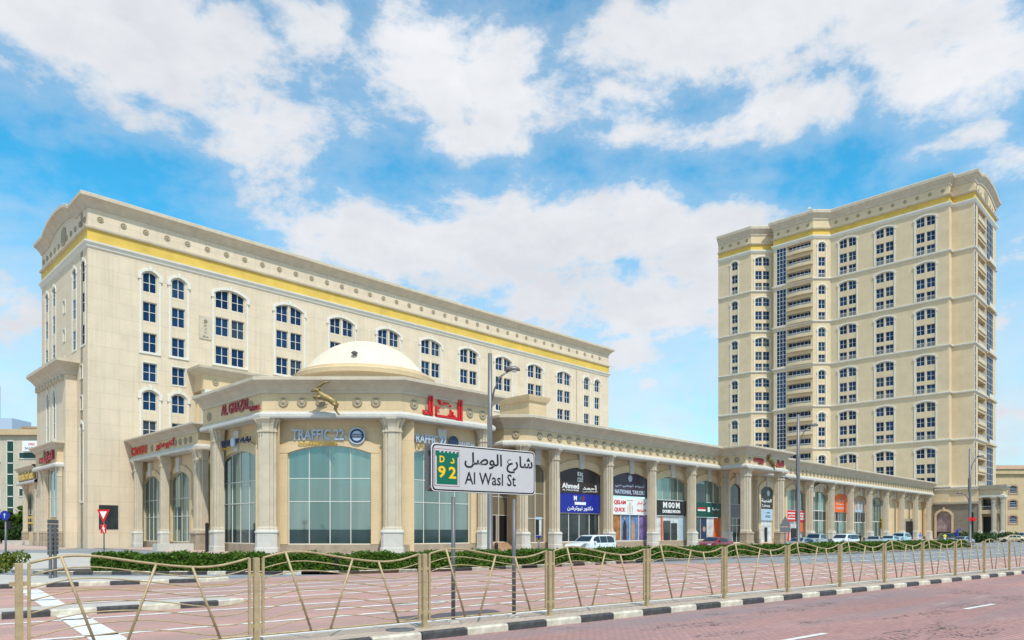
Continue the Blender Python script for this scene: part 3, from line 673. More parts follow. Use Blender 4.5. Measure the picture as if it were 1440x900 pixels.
# bays: (px left, px right, kind)
bays=[(741,767,'tan'),(786,844,'brown'),(860.5,910.5,'plum'),(922,964.5,'moon'),(977.5,1013,'green'),(1026,1043,'greydoor'),(1069,1086.5,'portico'),
      (1106,1131,'redshop'),(1141,1163,'glassband'),(1172,1191.5,'orange'),(1200,1218,'orangeglass'),(1225,1241,'plainglass'),(1250,1264,'blank'),(1271,1284,'blankdoor'),(1290,1303,'blank')]
SP,TP,SL=9.05,9.8,.85
ops=[]; bu_=[]
for (p,q,k) in bays:
    u0,u1=aX(p,BW),aX(q,BW); bu_.append((u0,u1,k)); ops.append((u0,u1,SL if k not in('greydoor','portico','redshop') else .3,TP,TP-SP,u0,u1))
ua=57.7
WF.add('wall',wallmesh(WEND,0,11.6,ops,depth=.4,m='podium',L0=ua))
put('wall',MB().box(ua-W0[0],ua-W0[0]+.01,BW-BF,57.5-BF,0,11.6).mesh('wall',M['podium']),arc_)
bandc={}
for (u0,u1,k) in bu_:
    w=u1-u0; WF.add('window_surround',surround(w,TP-SL,TP-SP,bw=.75,out=.16,ear=0,sill=False,key=False,m='podium',sub=10),u0,SL)
    WF.add('keystone',MB().prismy([(-.38,0),(.38,0),(.55,1.75),(-.55,1.75)],-.34,0).mesh('keystone',M['pale']),(u0+u1)/2,TP-.15)
    if k=='glassband': WF.add('arch_hood',surround(w+.8,TP-SL+.9,1.2,bw=.5,out=.5,ear=.4,sill=False,key=False,m='trim',sub=10),u0-.4,SL)
for i,a in enumerate(ca):
    pilaster(arc_,(a-W0[0],.42,0),0,.98,.95,.14,11.4,1.95)
# intermediate shallow piers on the wall inside the porch
# entablature with the porch projecting
PAa,PBa=97.9,111.3
path=[(54.6,62),(54.6,55.3),(56.5,EF),(PAa,EF),(PAa,49.2),(PBa,49.2),(PBa,EF),(WEND,EF)]
entab(arc_,W0,path,11.4,12.0,13.25,14.6,1.15)
put('soffit',MB().box(PAa-W0[0],PBa-W0[0],49.2-BF,BW-BF,11.42,11.5).mesh('soffit',M['podium']),arc_)
FR=Face(arc_,(0,EF),0,W0); a=58.2
while a<WEND-1:
    if not (PAa-1.2<a<PBa+1.0): FR.add('medallion',medallion(.42),a,12.62,.01)
    a+=1.655
FRp=Face(arc_,(0,49.2),0,W0)
for a in (PAa+1.2,): FRp.add('medallion',medallion(.42),a,12.62,.01)
Face(arc_,(55.5,54.35),-math.pi/4,W0).add('medallion',medallion(.42),0,12.62,.05)
for b_ in (50.6,52.2): put('medallion',medallion(.42),arc_,(PAa-W0[0]-.01,b_-BF,12.62),-math.pi/2)
for px in (1050,1097): pilaster(arc_,(aX(px,49.6)-W0[0],49.6+.6-BF,0),0,1.45,1.15,.14,11.4,1.95,bm='plinth')
for px in (1063,1093): pilaster(arc_,(aX(px,BW-.3)-W0[0],BW-BF-.02,0),0,.8,.6,.14,11.4,1.95,bm='plinth')
put('ceiling_light',MB().lathe([(.01,-.25),(.5,-.2),(.7,0),(.7,.05)],14).mesh('ceiling_light',M['lamplens'],True),arc_,(104-W0[0],52-BF,11.40))
# plinth along the wall, clear of doors
x=ua
for (u0,u1,k) in bu_+[(WEND,WEND,'e')]:
    if k in ('greydoor','portico','redshop','e'):
        if u0>x: WF.add('plinth',MB().box(x,u0-.05,-.12,0,0,.82).mesh('plinth',M['plinth']))
        x=u1+.05
roofcap(arc_,W0,[(54.8,EF),(WEND,EF),(WEND,98),(54.8,98)],14.3)
put('wall',MB().box(WEND-W0[0]-.3,WEND-W0[0],BW-BF,20,0,14).mesh('wall',M['podium']),arc_)
# entrance recess between pavilion and wing
FN=Face(arc_,(49.6,57.5),0,W0); d0=aX(690,57.5)-49.6; d1=aX(716,57.5)-49.6
FN.add('wall',wallmesh(8.2,0,11.6,[(d0,d1,.9,8.4,0,d0,d1)],m='podium'))
storefront(FN,d0,d1-d0,.9,8.4,8.4,2,[3.95,6.0],gm='tanfilm',skip=(0,),out=-.25)
FN.add('door',MB().box(d0+.1,d1-.1,.3,.34,.9,3.9).mesh('door',M['dark']))
FN.add('door_frame',MB().box(d0+1.0,d0+1.14,.1,.25,.9,3.9).mesh('door_frame',M['trim']))
for k in range(5): FN.add('step',MB().box(d0-1.0-.0*k,8.1-.35*0,-2.6+.42*k,0.0,.14+.15*k,.14+.15*(k+1)).mesh('step',M['tan']))
# roof box
put('roof_box',MB().box(62-W0[0],65-W0[0],58.5-BF,63.5-BF,14.3,17.9).mesh('roof_box',M['podium']),arc_)
put('cornice',MB().sweep([(6,9.6),(6,4.6),(9,4.6),(9,9.6)],[(0,17.6),(.2,17.7),(.35,18.1),(.4,18.35),(-1.5,18.4)]).mesh('cornice',M['podium']),arc_)

# ---- shop fronts and their signs
def sign(label,F,u,z,out=0,name='shop_sign',cat='shop sign'):
    return thing(name,label,cat,F.world(u,z,out),F.rz)
def let(root,s,x,z,w,h,m,y=-.1,ext=.03,bold=0,**k): return put('lettering',text_mesh(s,h,M[m],w=w,ext=ext,bold=bold),root,(x,y,z),0,**k)
def board(root,w,h,m,x=0,z=0,t=.1): return put('board',MB().box(x-w/2,x+w/2,-t,0,z-h/2,z+h/2).mesh('board',M[m]),root)
def archboard(root,w,zb,m,t=.1,zt=TP,rise=TP-SP):   # local origin at (centre, 0)
    us=[-w/2+w*i/12 for i in range(13)]
    return put('board',MB().prismy([(-w/2,zb),(w/2,zb)]+[(u,arc(u,zt,rise,-w/2,w/2)) for u in reversed(us)],-t,0).mesh('board',M[m]),root)
def lowglass(F,u0,w,z0,z1,nc,gm='darkglass',rows=()):
    f=MB(); 
    for i in range(nc+1): c=min(max(w*i/nc,.05),w-.05); f.box(c-.05,c+.05,-.05,.05,0,z1-z0)
    f.box(0,w,-.056,.056,0,.1); f.box(0,w,-.056,.056,z1-z0-.1,z1-z0)
    for r in rows: f.box(0,w,-.046,.046,r-z0-.04,r-z0+.04)
    o=F.add('window',f.mesh('window',M['frame']),u0,z0,-.22)
    for i in range(nc): put('pane',MB().face([(w*i/nc,0,0),(w*(i+1)/nc,0,0),(w*(i+1)/nc,0,z1-z0),(w*i/nc,0,z1-z0)]).mesh('pane',M[gm]),o)
    return o
def topglass(F,u0,w,z0,nc,gm='film'): return storefront(F,u0,w,z0,SP,TP,nc,[],gm=gm)
def poster(F,u0,u1,z0,z1,m,label):
    """printed picture panel behind the glass line"""
    r=thing('window_poster',label,'poster',F.world((u0+u1)/2,z0,-.17),F.rz); w=u1-u0
    put('print',MB().box(-w/2,w/2,0,.02,0,z1-z0).mesh('print',M[m]),r); return r
def figure_print(root,x,z,h,m1,m2,wd=1.0):
    """a flat printed standing figure: robe outline and head"""
    put('printed_figure',MB().prismy([(x-.32*wd*h/2.4,z),(x+.32*wd*h/2.4,z),(x+.3*wd*h/2.4,z+h*.6),(x+.12*wd,z+h*.84),(x-.12*wd,z+h*.84),(x-.3*wd*h/2.4,z+h*.6)],-.008,0).mesh('printed_figure',M[m1]),root)
    put('printed_head',MB().lathe([(.16,0),(.16,.012),(.01,.012)],12,cx=x,cy=z+h*.93,axis='y').mesh('printed_head',M[m2]),root)
B={k+str(i):(u0,u1) for i,(u0,u1,k) in enumerate(bu_)}
def C(key): u0,u1=B[key]; return u0,u1,u1-u0,(u0+u1)/2
# tan bay
u0,u1,w,c=C('tan0'); storefront(WF,u0,w,SL,SP,TP,2,[3.6,6.4],gm='tanfilm')
# brown bay
u0,u1,w,c=C('brown1')
r=sign('dark brown arched shop sign with white Ahmed lettering above the blue board',WF,c,0,-.12)
archboard(r,w-.04,6.68,'brownsign'); let(r,'Ahmed',-w*.23,7.55,w*.40,.62,'white',bold=.03); let(r,'AL MAGHRIBI',-w*.23,7.05,w*.38,.2,'white'); let(r,'أحمد',w*.24,7.5,w*.36,.6,'white',bold=.02); let(r,'المغربي',w*.24,7.0,w*.36,.3,'white')
g=MB()
for (x0,z0,x1,z1) in ((-.5,8.9,-.35,9.4),(-.3,8.9,-.18,9.4),(-.5,8.9,-.1,9.0),(.0,8.9,.12,9.4),(.2,9.2,.5,9.32),(.2,8.9,.32,9.3),(.4,8.75,.52,9.1),(-.5,8.2,-.38,8.7),(-.3,8.2,.0,8.32),(-.1,8.3,.02,8.75),(.12,8.2,.24,8.75),(.3,8.2,.5,8.34),(.4,8.4,.52,8.8),(-.5,8.6,-.2,8.72)): g.box(x0,x1,-.13,-.1,z0-.1,z1-.1)
put('emblem',g.mesh('emblem',M['white']),r)
r=sign('bright blue nutrition shop board with white Arabic lettering under the brown arch',WF,c,5.5,-.1)
board(r,w-.04,2.28,'bluesign'); let(r,'دكتور نيوترشن',0,-.62,w*.62,.62,'white',bold=.02); board(r,w*.27,.34,'white',0,.0,.12)
let(r,'M',-w*.12,.62,.55,.55,'white',bold=.04); put('emblem',MB().prismy([(-.35,.35),(.15,.9),(.35,.75),(-.05,.3)],-.13,-.1).mesh('emblem',M['signgreen']),r); put('emblem',MB().prismy([(.3,.3),(.55,.95),(.8,.8),(.6,.3)],-.13,-.1).mesh('emblem',M['dred']),r)
lowglass(WF,u0,w,SL,4.36,4)
# plum bay
u0,u1,w,c=C('plum2')
r=sign('dark plum arched tailor sign with pale round emblem and capital letters',WF,c,0,-.12)
archboard(r,w-.04,6.72,'plumsign'); let(r,'NATIONAL TAILORS',0,7.25,w*.84,.55,'steelblue',bold=.03); let(r,'الخياط الوطني دبي',0,8.05,w*.82,.5,'steelblue',bold=.01)
put('emblem',MB().lathe([(.45,.1),(.45,.14),(.36,.14),(.36,.12),(.01,.12)],16,cy=9.05,axis='y').mesh('emblem',M['steelblue']),r)
r=sign('white framed shop board with red words either side of a line drawing',WF,c,5.4,-.08)
board(r,w,2.15,'white'); let(r,'QELAM',-w*.29,.45,w*.32,.6,'red',bold=.03); let(r,'QUICK',-w*.29,-.5,w*.30,.6,'red',bold=.03); let(r,'في الحال',w*.32,.42,w*.26,.5,'red'); let(r,'الخياطة',w*.32,-.5,w*.26,.42,'red',bold=.02)
g=MB()
for x in (-.55,-.2,.1,.45): g.box(x-.05,x+.05,-.12,-.1,-.75,.5 if abs(x)<.3 else .1)
g.box(-.7,.6,-.12,-.1,.72,.8); g.box(-.6,.6,-.12,-.1,-.9,-.86)
put('drawing',g.mesh('drawing',M['tan']),r)
ws=w/4
r=poster(WF,u0,u0+ws,SL+.1,4.3,'poster_warm','brown and amber smoky printed panel at the left of the tailor window')
r=poster(WF,u0+ws,u0+2*ws,SL+.1,4.3,'poster_blue','printed panel of a dark robed figure against blue in tailor window'); figure_print(r,0,.1,3.0,'brownsign','tan')
r=poster(WF,u0+2*ws,u0+3*ws,SL+.1,4.3,'poster_blue','printed panel of a figure in a beige robe in tailor window'); figure_print(r,-.1,.1,3.0,'tan','skin'); 
r=poster(WF,u0+3*ws,u1,SL+.1,4.3,'poster_violet','violet and white swirling printed panel at the right of the tailor window')
lowglass_=WF.add('window',MB().box(0,w,-.05,.05,0,.1).box(ws-.05,ws+.05,-.06,.04,.1,3.5).box(2*ws-.05,2*ws+.05,-.06,.04,.1,3.5).box(3*ws-.05,3*ws+.05,-.06,.04,.1,3.5).mesh('window',M['frame']),u0,SL,-.1)
# black moon bay
u0,u1,w,c=C('moon3'); topglass(WF,u0,w,6.5,4)
r=sign('black shop board with large white M letters around two crescents',WF,c,5.4,-.06)
board(r,w,2.1,'blacksign'); let(r,'M',-w*.21,.4,w*.13,.85,'white',bold=.05); let(r,'M',w*.21,.4,w*.13,.85,'white',bold=.05); let(r,'DOUBLE MOON',0,-.48,w*.58,.45,'white',bold=.04)
for s in (-1,1): put('emblem',MB().lathe([(.40,.1),(.40,.13),(.24,.13),(.24,.1)],16,cx=s*.42,cy=.4,axis='y').mesh('emblem',M['white']),r)
lowglass(WF,u0,w*.78,SL,4.3,3,gm='poster_pale')
WF.add('door',MB().box(u0+w*.28,u0+w*.5,.1,.14,.9,3.6).box(u0+w*.53,u0+w*.72,.1,.14,.9,3.3).mesh('door',M['darkglass']))
WF.add('side_panel',MB().box(u0+w*.78,u1,.12,.2,SL,4.3).mesh('side_panel',M['skypanel']))
WF.add('side_stripe',MB().box(u0+w*.2,u0+w*.23,.0,.1,SL,4.2).mesh('side_stripe',M['orange']))
# green bay
u0,u1,w,c=C('green4'); topglass(WF,u0,w*1.0,6.45,4); WF.add('curtain',MB().box(u0+w*.02,u0+w*.45,.1,.16,6.5,9.2).mesh('curtain',M['darkglass']))
r=sign('dark green shop board with red and white slogans and white square emblem',WF,c,5.35,-.06)
board(r,w,2.15,'greensign'); board(r,w*.3,.26,'red',-w*.26,.2,.12); board(r,w*.3,.24,'white',-w*.26,-.07,.12); put('emblem',MB().box(-.2,.45,-.13,-.1,-.3,.42).mesh('emblem',M['white']),r); let(r,'موقرية',w*.3,.15,w*.3,.5,'white',bold=.01); let(r,'للعطور',w*.3,-.35,w*.24,.25,'red')
lowglass(WF,u0,w*.5,SL,4.25,2)
r=poster(WF,u0+w*.25,u0+w*.48,SL+.1,4.2,'navy','printed panel of a woman in a dark blue veil in green shop window'); put('printed_face',MB().lathe([(.42,0),(.42,.012),(.01,.012)],14,cx=.15,cy=1.5,axis='y').mesh('printed_face',M['tan']),r)
r=poster(WF,u0+w*.5,u0+w*.74,SL+.1,4.2,'poster_pale','pale blank printed panel in the window under the green board')
r=poster(WF,u0+w*.76,u1,SL+.1,4.2,'orange','orange printed panel of a bearded man at right of green shop window'); put('printed_face',MB().lathe([(.4,0),(.4,.012),(.01,.012)],14,cx=0,cy=1.3,axis='y').mesh('printed_face',M['skin']),r)
# grey door bay
u0,u1,w,c=C('greydoor5'); topglass(WF,u0,w,6.4,2,gm='darkglass'); WF.add('infill_panel',MB().box(u0,u1,.05,.15,4.3,6.4).mesh('infill_panel',M['grey']))
lowglass(WF,u0,w,.3,4.3,3,rows=(3.1,))
# porch bay
u0,u1,w,c=C('portico6')
r=sign('black arched sign with pale disc and white Arabic lettering inside the porch',WF,c,0,-.1)
archboard(r,w-.04,6.0,'blacksign'); let(r,'الطحينة',0,7.3,w*.8,.7,'white',bold=.02); let(r,'Linas',-.1,6.5,w*.6,.5,'white'); put('emblem',MB().lathe([(.5,.1),(.5,.14),(.01,.14)],16,cx=.6,cy=8.6,axis='y').mesh('emblem',M['poster_pale']),r)
r=sign('pale blue board with small dark lettering over the porch shop door',WF,c,4.95,-.1); board(r,w-.04,1.95,'skypanel'); let(r,'نظارات',.5,.35,w*.35,.3,'navy'); let(r,'OPTICS',.5,-.3,w*.4,.4,'navy')
lowglass(WF,u0,w,.3,3.95,3,rows=(3.0,),gm='poster_pale'); WF.add('door',MB().box(c-.35,c+.35,.0,.12,.3,2.8).mesh('door',M['dark']))
# red shop bay
u0,u1,w,c=C('redshop7'); topglass(WF,u0,w,5.9,4)
for s,lb in ((-1,'left'),(1,'right')):
    r=sign('red shop board with white stripe panel, %s of the pair behind the lamp post'%lb,WF,c+s*w*.27,4.9,.02); board(r,w*.46,1.95,'red'); board(r,w*.40,.2,'white',0,.5,.13); let(r,'مختبر' if s<0 else 'LAB',0,.0,w*.36,.45,'white',bold=.02); board(r,w*.40,.2,'white',0,-.5,.13)
lowglass(WF,u0,w,.3,3.9,4,gm='poster_pale')
WF.add('door',MB().box(u0+w*.3,u0+w*.55,.02,.12,.3,2.7).mesh('door',M['dark'])); WF.add('side_panel',MB().box(u0+.1,u0+w*.15,-.02,.1,.4,3.8).box(u0+w*.6,u0+w*.72,-.02,.1,.4,1.6).mesh('side_panel',M['red'])); WF.add('side_panel',MB().box(u0+w*.76,u0+w*.9,-.02,.1,2.0,3.8).mesh('side_panel',M['orange']))
# glass band bay and following ones
u0,u1,w,c=C('glassband8'); topglass(WF,u0,w,6.1,4); lowglass(WF,u0,w,4.2,6.1,4); lowglass(WF,u0,w,SL,4.2,4,gm='film')
u0,u1,w,c=C('orange9'); r=sign('bright orange arched shop sign with rows of pale lettering',WF,c,0,-.1); archboard(r,w-.04,6.0,'orange'); 
for k,(t,z) in enumerate((('خدمات',8.4),('صيانة',7.6),('CHESCO',6.8))): let(r,t,-.2,z,w*.6,.45,'poster_pale',bold=.02)
lowglass(WF,u0,w,4.1,6.0,5); lowglass(WF,u0,w,SL,4.1,4,gm='film')
u0,u1,w,c=C('orangeglass10'); r=sign('faded orange arched window print with outline of blue towers',WF,c,0,-.14); archboard(r,w-.04,6.2,'tan',t=.05)
put('printed_towers',MB().prismy([(-2.5,6.2),(-2.5,7.6),(-2.0,7.6),(-2,6.6),(-1.2,6.6),(-1.2,8.2),(-.6,8.6),(0,8.2),(0,6.8),(1,6.8),(1,7.8),(1.6,8.6),(2.2,7.8),(2.2,6.2)],-.06,-.05).mesh('printed_towers',M['skypanel']),r)
lowglass(WF,u0,w,4.0,6.2,5); lowglass(WF,u0,w,SL,4.0,4,gm='film')
u0,u1,w,c=C('plainglass11'); topglass(WF,u0,w,4.3,4); lowglass(WF,u0,w,SL,4.3,3,gm='film')
WF.add('side_stripe',MB().box(u1-.6,u1-.1,-.1,.1,3.0,5.0).mesh('side_stripe',M['goldlet']))
for key in ('blank12','blankdoor13','blank14'):
    u0,u1,w,c=C(key); us=[w*i/12 for i in range(13)]
    WF.add('infill_panel',MB().face([(0,0,0),(w,0,0)]+[(u,0,arc(u,TP-SL,TP-SP,0,w)) for u in reversed(us)]).mesh('infill_panel',M['podium']),u0,SL,-.3)
u0,u1,w,c=C('blankdoor13'); WF.add('door_frame',MB().box(u0+.2,u1-.2,-.2,.1,0,5.2).mesh('door_frame',M['plinth'])); WF.add('door',MB().box(u0+.8,u1-.8,-.23,-.2,.14,4.6).mesh('door',M['dark']))

# ================================================================ CORNER PAVILION with dome
Q0=(38,64)
pav=building('corner_pavilion','domed corner pavilion with chamfered front, gold gazelle and coffee shop windows','building',Q0)
cA,cB,cC,cD=(29.9,74.0),(29.9,61.0),(38.65,52.2),(49.7,52.2)
LC=math.hypot(cC[0]-cB[0],cC[1]-cB[1]); thc=math.atan2(cC[1]-cB[1],cC[0]-cB[0])
PL=Face(pav,cA,-math.pi/2,Q0); PCf=Face(pav,cB,thc,Q0); PR=Face(pav,cC,0,Q0)
rec=1.15   # wall set back behind the column line
def inset(F,L,win,rows,nc,name=''):
    u0,u1=win; z0,zs,zt=.95,9.25,9.95
    F.add('wall',wallmesh(L+1.0,0,12.4,[(u0,u1,z0,zt,zt-zs,u0,u1)],m='podium',L0=-1.0),0,0,-rec)
    F.add('window_surround',surround(u1-u0,zt-z0,zt-zs,bw=.8,out=.14,ear=0,sill=False,key=False,m='podium',sub=10),u0,z0,-rec)
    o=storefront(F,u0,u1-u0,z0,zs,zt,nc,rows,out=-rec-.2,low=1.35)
    F.add('plinth',MB().box(-.6,L+.6,-.12,0,0,.93).mesh('plinth',M['plinth']),0,0,-rec)
XC=lambda px:(px-720)/1010*65.3-(cB[0]*CA-cB[1]*SA)
inset(PCf,LC,(XC(405),XC(522)),[4.85,6.95],4)
PR_u=lambda px:aX(px,52.2+rec)-cC[0]
inset(PR,11.05,(PR_u(574),PR_u(661)),[4.85,6.95],4)
PL_u=lambda px:cA[1]-bX(px,29.9+rec)
inset(PL,13.0,(PL_u(313),PL_u(361)),[4.85,6.95],4)
for F,(px0,px1),fn in ((PR,(574,661),PR_u),(PL,(313,361),PL_u)):
    F.add('keystone',MB().prismy([(-.38,0),(.38,0),(.55,2.0),(-.55,2.0)],-.34,0).mesh('keystone',M['pale']),(fn(px0)+fn(px1))/2,9.9,-rec)
entab(pav,Q0,[(50,74),(29.9,74.0),cB,cC,cD,(49.7,58)][1:],12.25,12.85,14.45,15.75,1.1,inner=1.4)
def pil(F,u,w=1.85,d=1.0,out=-.75): 
    l=F.loc(u,0,out); pilaster(pav,l,F.th,w,d,.14,12.25,2.15)
XF=lambda px:(px-720)/1010*64.2-(cB[0]*CA-cB[1]*SA)
for px in (374.5,551): 
    l=PCf.loc(XF(px),0,-.75); pilaster(pav,l,PCf.th,1.6,.85,.14,12.25,2.15)
pil(PL,cA[1]-bX(301,29.9),1.2,.8); pil(PR,aX(682.5,52.2)-cC[0]+.2,1.1,.8)
for F,us in ((PCf,[1.9,3.55,5.2,8.5,10.15]),(PR,[1.4,3.1,8.2,9.9]),(PL,[1.6,8.9,10.8])):
    for u in us: F.add('medallion',medallion(.44),u,13.65,.01)
roofcap(pav,Q0,[cA,cB,cC,cD,(49.7,74)],15.4)
# dome on a stepped drum
DC=(44.2-Q0[0],66.2-Q0[1])
put('drum',MB().lathe([(7.0,15.2),(7.0,17.2),(7.15,17.3),(7.15,17.7),(7.55,17.9),(7.6,18.35),(7.45,18.45),(7.2,18.45),(7.15,18.75),(6.6,18.85)],48,*DC).mesh('drum',M['podium'],False),pav)
dp=[]; Rd,hd=6.55,3.7; Rs=(Rd*Rd+hd*hd)/(2*hd)
for i in range(13):
    t=i/12; r=Rd*(1-t); dp.append((max(r,.02),18.84+hd-Rs+math.sqrt(Rs*Rs-r*r)))
put('dome',MB().lathe([(6.62,18.8)]+dp,64,*DC).mesh('dome',M['dome'],True),pav)
put('dome_lamp',MB().lathe([(.3,0),(.35,.15),(.1,.3)],10).mesh('dome_lamp',M['grey']),pav,(DC[0]-4.2,DC[1]-4.4,19.9))
# pavilion signs
F=PCf; cx=(XC(405)+XC(522))/2
r=sign('large pale blue TRAFFIC 22 coffee shop letters over the front arched window',F,cx,10.9,-rec+.25)
let(r,'TRAFFIC 22',-1.0,0,4.75,.98,'steelblue',y=0,ext=.08,bold=.02); let(r,'COFFEE SHOP',-1.0,-.82,3.6,.28,'goldlet',y=0,ext=.05,bold=.02)
put('badge',MB().lathe([(.0,.02),(.76,.02),(.76,.1),(.70,.1)],24,cx=2.55,cy=-.12,axis='y').mesh('badge',M['steelblue']),r)
put('badge',MB().lathe([(.01,.11),(.64,.11),(.62,.12),(.01,.12)],24,cx=2.55,cy=-.12,axis='y').mesh('badge',M['navy']),r)
put('badge',MB().lathe([(.01,.13),(.46,.13),(.45,.14),(.01,.14)],24,cx=2.55,cy=-.12,axis='y').mesh('badge',M['steelblue']),r)
put('badge_band',MB().box(1.95,3.15,-.19,-.145,-.26,.02).mesh('badge_band',M['navy']),r); let(r,'TRAFFIC',2.55,-.12,.95,.16,'white',y=-.19,ext=.01)
u=(PR_u(574)+PR_u(661))/2
r=sign('pale blue TRAFFIC 22 coffee letters on the right flank, half hidden by the road sign',PR,u-.2,10.75,-rec+.5); let(r,'TRAFFIC 22',-1.6,0,4.2,.8,'steelblue',y=0,ext=.08,bold=.02); let(r,'COFFEE SHOP',-1.0,-.7,4.2,.26,'goldlet',y=0,ext=.05); put('badge',MB().lathe([(.0,.02),(.6,.02),(.6,.1),(.01,.1)],20,cx=1.4,cy=0,axis='y').mesh('badge',M['navy']),r); let(r,'ترافيك',3.0,0,2.2,.6,'steelblue',y=0,ext=.06)
u=(PL_u(313)+PL_u(361))/2
r=sign('coffee shop letters in English and Arabic with round badge on the left flank',PL,u+.1,10.75,-rec+.6); let(r,'TRAFFIC 22',-2.3,0,3.2,.62,'navy',y=0,ext=.12,bold=.02); let(r,'COFFEE SHOP',-2.3,-.5,2.9,.18,'goldlet',y=0,ext=.08); put('badge',MB().lathe([(.0,.02),(.45,.02),(.45,.1),(.01,.1)],20,axis='y').mesh('badge',M['steelblue']),r); let(r,'ترافيك ٢٢',2.2,0,3.2,.62,'navy',y=0,ext=.12,bold=.01); let(r,'مقهى',2.2,.5,2.0,.2,'goldlet',y=0,ext=.08)
r=sign('dark red AL GHAZAL mall letters on the left frieze of the pavilion',PL,cA[1]-bX(329,29.7),13.75,.08); let(r,'AL GHAZAL',0,.12,6.0,1.0,'dred',y=0,ext=.09,bold=.015); let(r,'MALL',4.2,-.45,1.9,.42,'dred',y=0,ext=.12,bold=.02)
# red Arabic kufic wordmark on the right frieze
r=sign('red Arabic word with tall twin strokes on the right frieze of the pavilion',PR,aX(626,52.1)-cC[0],13.6,.1); g=MB()
for (x0,x1,z0,z1) in ((-2.05,-1.82,-.7,1.05),(-1.72,-1.55,-.75,1.05),(-2.6,-1.55,-.72,-.5),(-2.7,-2.4,-.5,-.34),(-1.2,-1.05,-.72,.25),(-1.2,1.6,-.78,-.58),(-1.05,-.7,-.02,.14),(.55,.72,-.6,.05),(.8,.95,-.58,-.1),(.3,1.2,-.62,-.42),(1.55,1.72,-1.0,1.15),(1.85,2.08,-1.05,1.15),(1.2,2.08,-1.05,-.85),(-.75,-.1,.42,.56),(-.75,-.62,.42,.75),(-.25,.4,.56,.68),(.5,.68,.3,.5),(-.9,-.75,.62,.82)): g.box(x0,x1,-.14,0,z0,z1)
put('lettering',g.mesh('lettering',M['red']),r)
# gazelles
def gazelle(label,F,u,z,out,s):
    r=thing('gazelle_sculpture',label,'sculpture',F.world(u,z,out),F.rz); g=MB()
    def T(pts,rad,n=8): g.tube([(x*s,-y*s-.25*s,z*s) for x,y,z in pts],[q*s*1.3 for q in rad],n)
    T([(.98,0,-.62),(.80,0,-.34),(.35,0,-.05),(-.15,0,.18),(-.45,0,.42),(-.62,0,.66)],[.12,.25,.22,.25,.19,.13],10)   # rump, barrel, chest, neck
    T([(-.52,0,.55),(-.66,.02,.74),(-.85,.02,.74),(-1.25,.02,.60)],[.15,.15,.14,.05],8)                        # neck and head
    for y in (-.07,.09): T([(-.66,y,.84),(-.45,y,1.12),(-.1,y,1.36),(.38,y,1.44)],[.08,.085,.075,.03],6)        # horns swept back
    T([(-.60,.1,.78),(-.42,.16,.84),(-.30,.16,.78)],[.04,.07,.02],6)                                       # ear
    for y in (-.12,.12):
        T([(-.30,y,.15),(-.72,y,.10),(-1.02,y,.05),(-.80,y,-.14)],[.13,.09,.06,.045],7)                       # tucked forelegs
        T([(.80,y,-.42),(1.0,y,-.72),(.88,y,-.95),(1.12,y,-1.32),(1.26,y,-1.42)],[.2,.13,.085,.06,.04],7)        # hind legs
    T([(1.0,0,-.44),(1.14,0,-.46),(1.2,0,-.6)],[.06,.05,.02],6)
    put('body',g.mesh('body',M['bronze'],True),r); return r
gazelle('large gold leaping gazelle mounted on the front frieze of the domed pavilion',PCf,XF(462),13.8,.95,1.0)
gazelle('gold leaping gazelle mounted between red letters on the arcade porch',FRp,aX(1081,49.2),12.9,.1,.95)
r=sign('small red Arabic letters right of the gazelle on arcade porch',FRp,aX(1096,49.2),12.6,.05); let(r,'الغزال',0,0,2.8,1.2,'dred',y=0,ext=.1,bold=.03)
r=sign('small red AL GHAZAL letters left of the gazelle on arcade porch',FRp,aX(1066.5,49.2),12.75,.05); let(r,'AL GHAZAL',0,0,3.3,.6,'dred',y=0,ext=.1,bold=.05); let(r,'MALL',.6,-.5,1.5,.25,'dred',y=0,ext=.1)

# ================================================================ LEFT WING
L0=(31.0,78.0); LE=98.8
lw=building('left_wing','low cream shop wing with red sign letters joining pavilion to hotel','building',L0)
LW=Face(lw,(32.3,LE),-math.pi/2,L0); ops=[]; wins=[]
for p,q in ((178,190),(202,226),(240,268)):
    b0,b1=bX(p,32.3),bX(q,32.3); u0,u1=LE-b0,LE-b1; ops.append((u0,u1,.9,9.1,.9,u0,u1)); wins.append((u0,u1))
LW.add('wall',wallmesh(LE-78,0,11.2,ops,m='podium'))
for u0,u1 in wins:
    storefront(LW,u0,u1-u0,.9,8.2,9.1,4,[3.9,6.0]); LW.add('window_surround',surround(u1-u0,8.2,.9,bw=.6,out=.14,ear=0,sill=False,key=False,m='podium',sub=10),u0,.9)
    LW.add('keystone',MB().prismy([(-.35,0),(.35,0),(.5,1.7),(-.5,1.7)],-.34,0).mesh('keystone',M['pale']),(u0+u1)/2,9.0)
LW.add('plinth',MB().box(0,LE-78,-.12,0,0,.88).mesh('plinth',M['plinth']))
put('wall',MB().box(32.3-31,40-31,0,.01,0,11.2).mesh('wall',M['podium']),lw)
put('wall',MB().box(33-31,33.01-31,-4.5,0,0,11.2).mesh('wall',M['podium']),lw)
entab(lw,L0,[(31.0,LE),(31.0,78.0),(40,78.0)],10.95,11.55,12.75,13.7,1.0,inner=1.2)
for px in (192.5,229.5): pilaster(lw,(31.7-31,bX(px,31.2)-78,0),-math.pi/2,1.0,.8,.14,10.95,2.0)
pilaster(lw,(31.9-31,bX(277,31.0)-78,0),-math.pi/2,1.6,1.1,.14,10.95,2.0,bm='plinth')
FL=Face(lw,(31.0,LE),-math.pi/2,L0)
for px in (178.5,214,247,253.5,261,268): FL.add('medallion',medallion(.38),LE-bX(px,31.0),12.15,.01)
roofcap(lw,L0,[(31,LE),(31,78),(60,78),(60,LE)],13.4)
